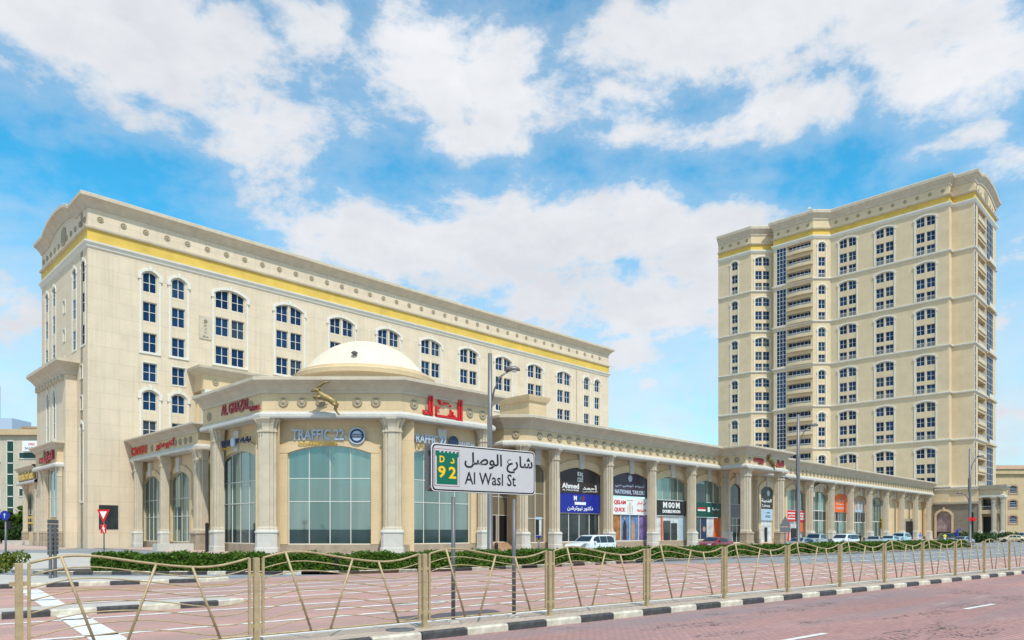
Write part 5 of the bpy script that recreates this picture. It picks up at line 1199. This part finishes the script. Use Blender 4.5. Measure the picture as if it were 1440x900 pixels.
cz=zc(725,Y); put('plate',MB().lathe([(.24,.05),(.24,.08),(.01,.08)],20,cy=cz,axis='y').mesh('plate',M['bluesign']),t); put('arrow',MB().prismy([(-.02,cz-.13),(.02,cz-.13),(.02,cz+.02),(.07,cz+.02),(0,cz+.13),(-.07,cz+.02),(-.02,cz+.02)],-.088,-.079).mesh('arrow',M['skypanel']),t)
put('signal_box',MB().box(.1,.28,-.08,.08,zc(744,Y),zc(733,Y)).mesh('signal_box',M['black']),t)
Y=30.5; X=(71-720)/1010*Y
t=thing('directional_sign','dark twin post sign board seen edge on at the left corner','traffic sign',(X,Y,.15),R(101))
for x in (0,.45): put('post',MB().box(x-.055,x+.055,-.05,.05,0,zc(738,Y)).mesh('post',M['grey']),t)
for i in range(8): put('slat',MB().box(-.1,.95,.06,.09,1.0+i*.19,1.16+i*.19).mesh('slat',M['grey']),t)
Y=46; t=post_at(757.5,Y,zc(750,Y),'parking_meter','blue topped parking payment machine on slim grey post before the arcade','parking meter',.06,z=.0)
put('housing',MB().box(-.17,.17,-.17,.17,zc(750,Y),zc(727,Y)).mesh('housing',M['poster_pale']),t); put('screen_panel',MB().box(-.19,.02,-.185,-.17,zc(749,Y),zc(727.5,Y)).mesh('screen_panel',M['dark']),t); put('cap',MB().box(-.2,.2,-.2,.2,zc(727,Y),zc(724,Y)).mesh('cap',M['skypanel']),t); put('foot_panel',MB().box(-.18,.18,-.18,.18,zc(752,Y),zc(750,Y)).mesh('foot_panel',M['bluesign']),t)
Y=62; t=post_at(1104,Y,zc(728,Y),'sign_back','grey back of a triangular road sign left of the arcade lamp','traffic sign',.045,z=.0)
put('plate',MB().prismy([(-.5,zc(738,Y)),(.5,zc(738,Y)),(0,zc(723,Y))],-.05,-.02).mesh('plate',M['grey']),t); put('plate',MB().box(-.45,.45,-.05,-.02,zc(746,Y),zc(739,Y)).mesh('plate',M['grey']),t)
for px,Yb,lb in ((698,56.5,'short black bollard left of the arcade entrance steps'),(291,70,'slim black bollard between low wing and domed pavilion')):
    X=(px-720)/1010*Yb; t=thing('bollard',lb,'bollard',(X,Yb,.14)); put('bollard_post',MB().lathe([(.14,0),(.14,.9),(.16,.95),(.1,1.1),(.01,1.15)] if px>600 else [(.16,0),(.16,2.6),(.2,2.7),(.01,2.9)],10).mesh('bollard_post',M['black']),t)

# ================================================================ HEDGES, SHRUBS, TREES
def leafcloud(n,fn,size,name,m,up=.3):
    vs=[];fs=[];rr=random.random
    for i in range(n):
        c,nn=fn(); s=size*(.6+.8*rr())
        d=Vector((rr()-.5,rr()-.5,rr()-.5+up*.3)).normalized()
        n2=(Vector(nn)*.9+d*1.1).normalized(); u=n2.cross(Vector((rr()-.5,rr()-.5,rr()-.5))).normalized(); v=n2.cross(u)
        c=Vector(c); k=len(vs)
        vs+=[tuple(c-u*s),tuple(c-v*s*.5+n2*s*.12),tuple(c+u*s),tuple(c+v*s*.5+n2*s*.12)]; fs.append((k,k+1,k+2,k+3))
    me=bpy.data.meshes.new(name); me.from_pydata(vs,[],fs); me.materials.append(M[m]); return me
def hedge(path,wd,h,n,size,label,jit=.1):
    P=[Vector(p) for p in path]; L=[(P[i+1]-P[i]).length for i in range(len(P)-1)]; T=sum(L)
    o0=P[0]; t=thing('hedge',label,'hedge',(o0.x,o0.y,.15),0)
    def at(s):
        for i,l in enumerate(L):
            if s<=l or i==len(L)-1: q=P[i]+(P[i+1]-P[i])*(s/l); d=(P[i+1]-P[i]).normalized(); return q,Vector((-d.y,d.x))
            s-=l
    def top(s): return h*(1+.07*math.sin(s*1.9)+.06*math.sin(s*4.7+1)+.03*math.sin(s*11))
    def wv(s): return wd/2*(1+.1*math.sin(s*1.3+2)+.07*math.sin(s*3.9))
    def fn():
        s=random.random()*T; q,nv=at(s); H=top(s); w=wv(s); r=random.random(); dpt=random.random()**2*.22
        if r<.42: z=H*(.03+.97*random.random()); side=-1; cc=q-nv*(w-dpt)*(1-.08*(z/H)**3); nn=(-nv.x,-nv.y,.3)
        elif r<.55: z=H*random.random(); cc=q+nv*(w-dpt); nn=(nv.x,nv.y,.3)
        elif r<.95: cc=q+nv*(random.random()*2-1)*w; z=H-dpt*.6+(random.random()**6)*.12; nn=(0,0,1)
        else: e=0 if random.random()<.5 else T; q,nv=at(e); cc=q+nv*(random.random()*2-1)*w; z=H*random.random(); nn=(-1 if e==0 else 1,0,.2)
        return (cc.x-o0.x,cc.y-o0.y,z),nn
    b=MB(); ns=max(8,int(T/1.2)); rings=[]
    for i in range(ns+1):
        s=T*i/ns; s=min(max(s,.12),T-.12); q,nv=at(s); w=wv(s)-.17; H=top(s)-.14
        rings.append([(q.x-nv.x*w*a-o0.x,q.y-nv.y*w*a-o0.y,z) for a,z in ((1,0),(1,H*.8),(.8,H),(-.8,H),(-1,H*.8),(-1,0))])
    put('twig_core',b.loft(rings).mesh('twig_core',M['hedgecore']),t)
    put('foliage',leafcloud(n,fn,size,'foliage','leaf'),t,kind='stuff'); return t
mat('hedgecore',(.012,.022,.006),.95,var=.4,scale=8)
he=lambda e,d:ed(e,d,0)
pt_=[(-21.2,37.0),(-9.0,36.9),(-3.6,39.6),(1.0,43.1)]
hedge(pt_,1.5,.80,30000,.085,'long leafy green hedge before the domed pavilion, left end of the island')
hedge([tuple(ed(e,34.1)[:2]) for e in (28.4,44,60)],1.3,.78,16000,.10,'green hedge on the island in front of the brown and plum shop signs')
hedge([tuple(ed(e,34.1)[:2]) for e in (61,80,97)],1.3,.85,9000,.13,'far green hedge on the island before the parked cars, right end')
def shrub(X,Y,z,rx,h,n,size,label,m='leaf',name='shrub',cat='shrub'):
    t=thing(name,label,cat,(X,Y,z)); b=MB()
    for k in range(7): a=k*2.4; b.tube([(0,0,0),(rx*.35*math.cos(a),rx*.35*math.sin(a),h*.45),(rx*.6*math.cos(a),rx*.6*math.sin(a),h*.75)],[.03,.02,.01],5)
    put('stem',b.mesh('stem',M['trunk']),t)
    cl=[(random.gauss(0,rx*.45),random.gauss(0,rx*.45),h*(.35+.55*random.random()),.25+.25*random.random()) for _ in range(10)]
    def fn():
        c=random.choice(cl); v=Vector((random.gauss(0,1),random.gauss(0,1),random.gauss(0,1))).normalized(); r=c[3]*rx*(.6+.5*random.random())
        p=(c[0]+v.x*r,c[1]+v.y*r,max(.02,c[2]+v.z*r*.8)); return p,tuple(v)
    put('foliage',leafcloud(n,fn,size,'foliage',m),t,kind='stuff'); return t
X,Y=gp(6,806,.15); shrub(X-.2,Y,.15,.95,1.05,1500,.09,'small yellow green shrub at the left edge beside the blue sign','leaf_yel')
def tree(X,Y,H,cr,n,size,label,m='leaf_dark'):
    t=thing('tree',label,'tree',(X,Y,0)); b=MB()
    b.tube([(0,0,0),(.1,0,H*.25),(.0,.1,H*.5),(.1,0,H*.8)],[.22,.17,.12,.04],8)
    for k in range(9):
        a=k*2.39; z=H*(.35+.05*k); l=cr*(.85-.05*k); b.tube([(0,0,z),(l*.5*math.cos(a),l*.5*math.sin(a),z+H*.10),(l*math.cos(a),l*math.sin(a),z+H*.17)],[.09,.05,.02],5)
    put('trunk',b.mesh('trunk',M['trunk']),t); cl=[]
    for k in range(26):
        v=Vector((random.gauss(0,1),random.gauss(0,1),random.gauss(0,.8))).normalized()*random.uniform(.35,1); cl.append((v.x*cr,v.y*cr,H*.66+v.z*H*.30,random.uniform(.18,.36)*cr))
    def fn():
        c=random.choice(cl); v=Vector((random.gauss(0,1),random.gauss(0,1),random.gauss(0,1))).normalized(); r=c[3]*random.uniform(.5,1.05); return (c[0]+v.x*r,c[1]+v.y*r,c[2]+v.z*r*.7),tuple(v)
    put('crown',leafcloud(n,fn,size,'crown',m),t,kind='stuff'); return t
xp=lambda px,Y:(px-720)/1010*Y
tree(xp(29,118),118,6.6,1.7,3500,.22,'slim green tree before the left shop wing, beside its column','leaf')
tree(xp(16,138),138,5.6,3.6,4500,.28,'low spreading tree in front of the grey office building','leaf_yel')
tree(xp(2,128),128,5.0,2.8,3500,.28,'dark bushy tree at the far left edge behind the blue sign')
shrub(xp(25,112),112,0.1,2.2,2.4,2600,.2,'dark rounded bush at the foot of the slim tree','leaf_dark','bush','bush')
shrub(xp(8,116),116,0.1,2.2,2.2,2400,.2,'dark rounded bush left of the slim tree near the left edge','leaf_dark','bush','bush')
for i,(px,Yy,w,lb) in enumerate(((1380,135,3.2,'low dark green shrubs left of the tower porch column'),(1402,160,3.4,'low green shrubs right of the tower porch column'),(1341,128,2.4,'low dark bush beside the black parked car'))):
    shrub(xp(px,Yy),Yy,.1,w,1.3,2400,.18,lb,'leaf_dark','bush','bush')
put('low_wall',MB().box(-2.2,2.2,-.4,.4,0,.7).mesh('low_wall',M['concrete']),None,(xp(27,106),106,.1),0,kind='structure')

# ================================================================ CARS
def car(kind,paint,px,Y,heading,label,z=.0,cat='car'):
    P={'sedan':dict(L=4.7,W=1.8,belt=.92,top=[(-2.34,.62),(-2.33,.88),(-2.2,.98),(-1.75,1.02),(-.95,1.36),(-.2,1.46),(.35,1.43),(1.15,1.0),(1.9,.88),(2.25,.72),(2.34,.5)]),
       'suv':dict(L=4.9,W=1.95,belt=1.16,top=[(-2.42,.75),(-2.42,1.15),(-2.32,1.28),(-2.08,1.74),(-1.7,1.84),(.2,1.83),(.5,1.78),(1.2,1.24),(2.0,1.14),(2.36,.98),(2.44,.6)]),
       'pickup':dict(L=5.2,W=1.9,belt=1.14,top=[(-2.6,.7),(-2.6,1.12),(-2.5,1.16),(-.75,1.16),(-.6,1.72),(-.3,1.78),(.6,1.76),(1.2,1.2),(2.1,1.12),(2.5,.95),(2.6,.6)])}[kind]
    t=thing('parked_car',label,cat,(xp(px,Y),Y,z),heading,'cars parked before the shops'); W=P['W']/2; belt=P['belt']; rm=max(q[1] for q in P['top'])
    st=[]; tp_=P['top']
    for i in range(len(tp_)-1):
        for k in range(2): f=k/2; st.append((tp_[i][0]+(tp_[i+1][0]-tp_[i][0])*f,tp_[i][1]+(tp_[i+1][1]-tp_[i][1])*f))
    st.append(tp_[-1]); Lh=P['L']/2
    def wx(x): return W*(1-.10*abs(x/Lh)**4)
    def ring(x,zt):
        w=wx(x); wt=w*(1-.24*max(0,(zt-belt))/(rm-belt)); zb=min(belt,zt-.02); c=[(w*.86,.22),(w*.97,.34),(w,.62 if zt>.66 else zt*.9),(w*.985,zb),(wt,zt-.03),(wt*.86,zt),]
        return [(x,-a,b) for a,b in c]+[(x,a,b) for a,b in reversed(c)]
    put('body',MB().loft([ring(x,zt) for x,zt in st]).mesh('body',M['car_'+paint],True),t)
    def side(x,zf,s):  # point on the glasshouse side at height fraction zf
        zt=None
        for i in range(len(tp_)-1):
            if tp_[i][0]<=x<=tp_[i+1][0] and tp_[i+1][0]>tp_[i][0]: f=(x-tp_[i][0])/(tp_[i+1][0]-tp_[i][0]); zt=tp_[i][1]+(tp_[i+1][1]-tp_[i][1])*f; break
        w=wx(x); zz_=belt+.03+(zt-.10-belt-.03)*zf; wt=w*.985+(w*(1-.24*(zt-belt)/(rm-belt))-w*.985)*((zz_-belt)/(zt-belt)); return (x,s*(wt+.012),zz_)
    xs=[x for x,zt in st if zt>belt+.2]; xa,xb=min(xs),max(xs); cuts=[xa+.06,xa+(xb-xa)*.36,xa+(xb-xa)*.68,xb-.04] if kind!='pickup' else [xa+.04,xa+(xb-xa)*.5,xb-.04]
    for s in (-1,1):
        for i in range(len(cuts)-1):
            p,q=cuts[i]+.03,cuts[i+1]-.03; m_=MB(); n=4; pts=[side(p+(q-p)*k/n,0,s) for k in range(n+1)]+[side(p+(q-p)*k/n,1,s) for k in range(n,-1,-1)]
            put('side_window',m_.face(pts).mesh('side_window',M['autoglass']),t)
            put('door_handle',MB().box(p+.05,p+.22,s*(W*.985)-.02,s*(W*.985)+.02,belt-.13,belt-.10).mesh('door_handle',M['chrome']),t)
        put('mirror',MB().box(xb-.25,xb-.05,s*(W+.02)-.1,s*(W+.02)+.1,belt+.0,belt+.16).mesh('mirror',M['car_'+paint]),t)
        put('headlight',MB().box(Lh-.30,Lh-.08,s*W*.72-.16,s*W*.72+.16,.62,.78).mesh('headlight',M['headlamp']),t)
        put('tail_light',MB().box(-Lh-.005,-Lh+.12,s*W*.78-.14,s*W*.78+.14,.78,.98).mesh('tail_light',M['taillamp']),t)
    def slab(i0,i1,name):
        (x0,z0),(x1,z1)=i0,i1; nx,nz=-(z1-z0),(x1-x0); l=math.hypot(nx,nz); nx,nz=nx/l*.015,nz/l*.015; w0,w1=W*.80,W*.66
        if z0>z1: w0,w1=w1,w0
        a=.10; X0,Z0=x0+(x1-x0)*a+nx,z0+(z1-z0)*a+nz; X1,Z1=x1-(x1-x0)*a+nx,z1-(z1-z0)*a+nz
        put(name,MB().face([(X0,-w0,Z0),(X0,w0,Z0),(X1,w1,Z1),(X1,-w1,Z1)]).mesh(name,M['autoglass']),t)
    rk={'sedan':((3,4),(6,7)),'suv':((2,3),(6,7)),'pickup':((3,4),(6,7))}[kind]
    slab(tp_[rk[0][0]],tp_[rk[0][1]],'rear_window'); slab(tp_[rk[1][0]],tp_[rk[1][1]],'windscreen')
    put('grille',MB().box(Lh-.02,Lh+.01,-W*.45,W*.45,.42,.68).mesh('grille',M['black']),t); put('number_plate',MB().box(Lh+.01,Lh+.02,-.25,.25,.34,.44).box(-Lh-.02,-Lh-.005,-.25,.25,.6,.72).mesh('number_plate',M['white']),t)
    put('sill',MB().box(-Lh+.3,Lh-.3,-W+.06,W-.06,.16,.30).mesh('sill',M['black']),t)
    r=.34 if kind=='sedan' else .39
    for x in (-Lh*.60,Lh*.62):
        for s in (-1,1):
            w_=put('wheel',MB().lathe([(r*.6,-.11),(r*.95,-.115),(r,-.08),(r,.08),(r*.95,.115),(r*.6,.11)],20,axis='y').mesh('wheel',M['tyre'],False),t,(x,s*(W-.10),r))
            put('rim',MB().lathe([(r*.62,-.09),(r*.60,.112),(r*.45,.06),(r*.15,.09),(.01,.09)] if s<0 else [(.01,-.09),(r*.15,-.09),(r*.45,-.06),(r*.60,-.112),(r*.62,.09)],14,axis='y').mesh('rim',M['chrome']),w_)
    return t
HA=ROT
car('suv','white',831,61,HA+math.pi,'white estate car with dark windows parked before the brown shop sign',z=0.0,cat='car')
car('sedan','red',1005,73,HA+math.pi,'dark red saloon parked before the green and black shop boards',z=.12)
car('pickup','silver',1148,84,HA+math.pi,'silver pickup parked behind the lamp before the red shop',z=.1)
car('suv','white',1186,88,HA+math.pi*1.0-.1,'white people carrier with long dark side glass parked before the orange sign',z=.0)
car('sedan','bluegrey',1126,80,HA+math.pi-.1,'pale blue grey saloon whose bonnet shows beside the pickup',z=.0)
car('sedan','silver',1229,97,HA+math.pi+.2,'silver saloon parked right of the white people carrier',z=.05)
car('sedan','lightblue',1251,101,HA+math.pi,'light blue saloon among the parked cars before the blank arches',z=.1)
car('suv','lightblue',1266,108,HA+math.pi,'light blue estate car with roof rails, rightmost by the doorway',z=.1)
car('suv','black',1332,124,HA+math.pi+.5,'black car parked before the brown stone entrance block',z=.0)
car('sedan','bluegrey',1353,112,HA+math.pi-.2,'low blue grey car in front of the black one by the far lamp',z=-.1)
car('sedan','beige',1423,140,R(160),'beige taxi saloon driving at the far right edge of the road')
car('suv','bluegrey',1432,185,R(150),'dark grey car standing behind the beige taxi, far right')

# ================================================================ PEOPLE
def person(px,Y,rz,label,shirt,trousers,z=.14,h=1.72,walk=.18):
    t=thing('person',label,'person',(xp(px,Y),Y,z),rz); s=h/1.72
    V=[(0,0,.95),(0,0,1.15),(0,0,1.36),(0,0,1.47),(0,.01,1.56),(0,0,1.70),
       (.10,0,.9),(.11,walk,.5),(.11,walk*.9,.07),(.11,walk+.14,.03),(-.10,0,.9),(-.11,-walk*.3,.5),(-.11,-walk*1.2,.09),(-.11,-walk*1.2+.14,.03),
       (.19,0,1.38),(.24,-.06,1.12),(.23,.06,.88),(.23,.1,.79),(-.19,0,1.38),(-.24,.05,1.12),(-.24,.1,.88),(-.24,.13,.79)]
    E_=[(0,1),(1,2),(2,3),(3,4),(4,5),(0,6),(6,7),(7,8),(8,9),(0,10),(10,11),(11,12),(12,13),(2,14),(14,15),(15,16),(16,17),(2,18),(18,19),(19,20),(20,21)]
    rad=[.13,.13,.15,.06,.085,.075,.09,.062,.042,.035,.09,.062,.042,.035,.055,.042,.032,.03,.055,.042,.032,.03]
    me=bpy.data.meshes.new('body'); me.from_pydata([(x*s,y*s,z_*s) for x,y,z_ in V],E_,[]); o=put('body',me,t); me.materials.append(M['skin'])
    o.modifiers.new('Skin','SKIN'); o.modifiers.new('Sub','SUBSURF').levels=1
    for i,r in enumerate(rad): me.skin_vertices[0].data[i].radius=(r*s,r*s*.85)
    me.skin_vertices[0].data[0].use_root=True
    def cloth(name,rings,m): put(name,MB().loft([[(cx+rx*math.cos(a)*s,cy+ry*math.sin(a)*s,zz_*s) for a in [2*math.pi*k/12 for k in range(12)]] for cx,cy,rx,ry,zz_ in rings],cap=False).mesh(name,M[m],True),t)
    cloth('shirt',[(0,0,.17,.13,.88),(0,0,.155,.12,1.05),(0,0,.18,.125,1.28),(0,0,.20,.12,1.38),(0,0,.13,.10,1.45),(0,0,.08,.08,1.475)],shirt)
    for sg_,sh_,el in ((1,(.2,0,1.38),(.245,-.06,1.12)),(-1,(-.2,0,1.38),(-.245,.05,1.12))): put('sleeve',MB().tube([tuple(c*s for c in sh_),tuple(c*s for c in el)],[.075*s,.058*s],8).mesh('sleeve',M[shirt],True),t)
    for a,b,c in (((.09,0,.95),(.11,walk,.5),(.11,walk*.9,.1)),((-.09,0,.95),(-.11,-walk*.3,.5),(-.11,-walk*1.2,.12))): put('trouser_leg',MB().tube([tuple(q*s for q in a),tuple(q*s for q in b),tuple(q*s for q in c)],[.115*s,.085*s,.065*s],8).mesh('trouser_leg',M[trousers],True),t)
    put('hair',MB().lathe([(.088*s,1.60*s),(.098*s,1.67*s),(.085*s,1.74*s),(.04*s,1.775*s),(.005,1.78*s)],12,0,-.012).mesh('hair',M['black'],True),t); return t
mat('shirtblue',(.12,.25,.62),.8,var=0); mat('hivis',(.75,.70,.05),.7,var=0)
person(36.5,107,R(180),'person in blue shirt walking before the left shop wing','shirtblue','navy')
person(46,108,R(160),'person in yellow top beside the side porch column','goldlet','dark',walk=.05,h=1.55)
person(1294.5,132,R(170),'person in pale blue shirt walking before the blank arcade wall','shirtblue','steelblue')
person(1209,99,R(200),'person in black standing between parked cars before the orange window','dark','dark',walk=.04)
person(1277.5,130,R(180),'person in green top near the arcade doorway','signgreen','dark',walk=.05)
person(1328.5,116,R(180),'person in yellow safety vest beside the black car','hivis','steelblue',walk=.05)
t=thing('parasol','folded dark blue parasol leaning on a pole by the black car','parasol',(xp(1345,118),118,0.0))
put('pole',MB().tube([(0,0,0),(0,0,2.6)],.04,6).mesh('pole',M['grey']),t); put('canopy',MB().tube([(0,0,.8),(.05,0,1.6),(.1,0,2.2),(.7,0,2.55)],[.25,.3,.14,.1],8).mesh('canopy',M['bluesign'],True),t)
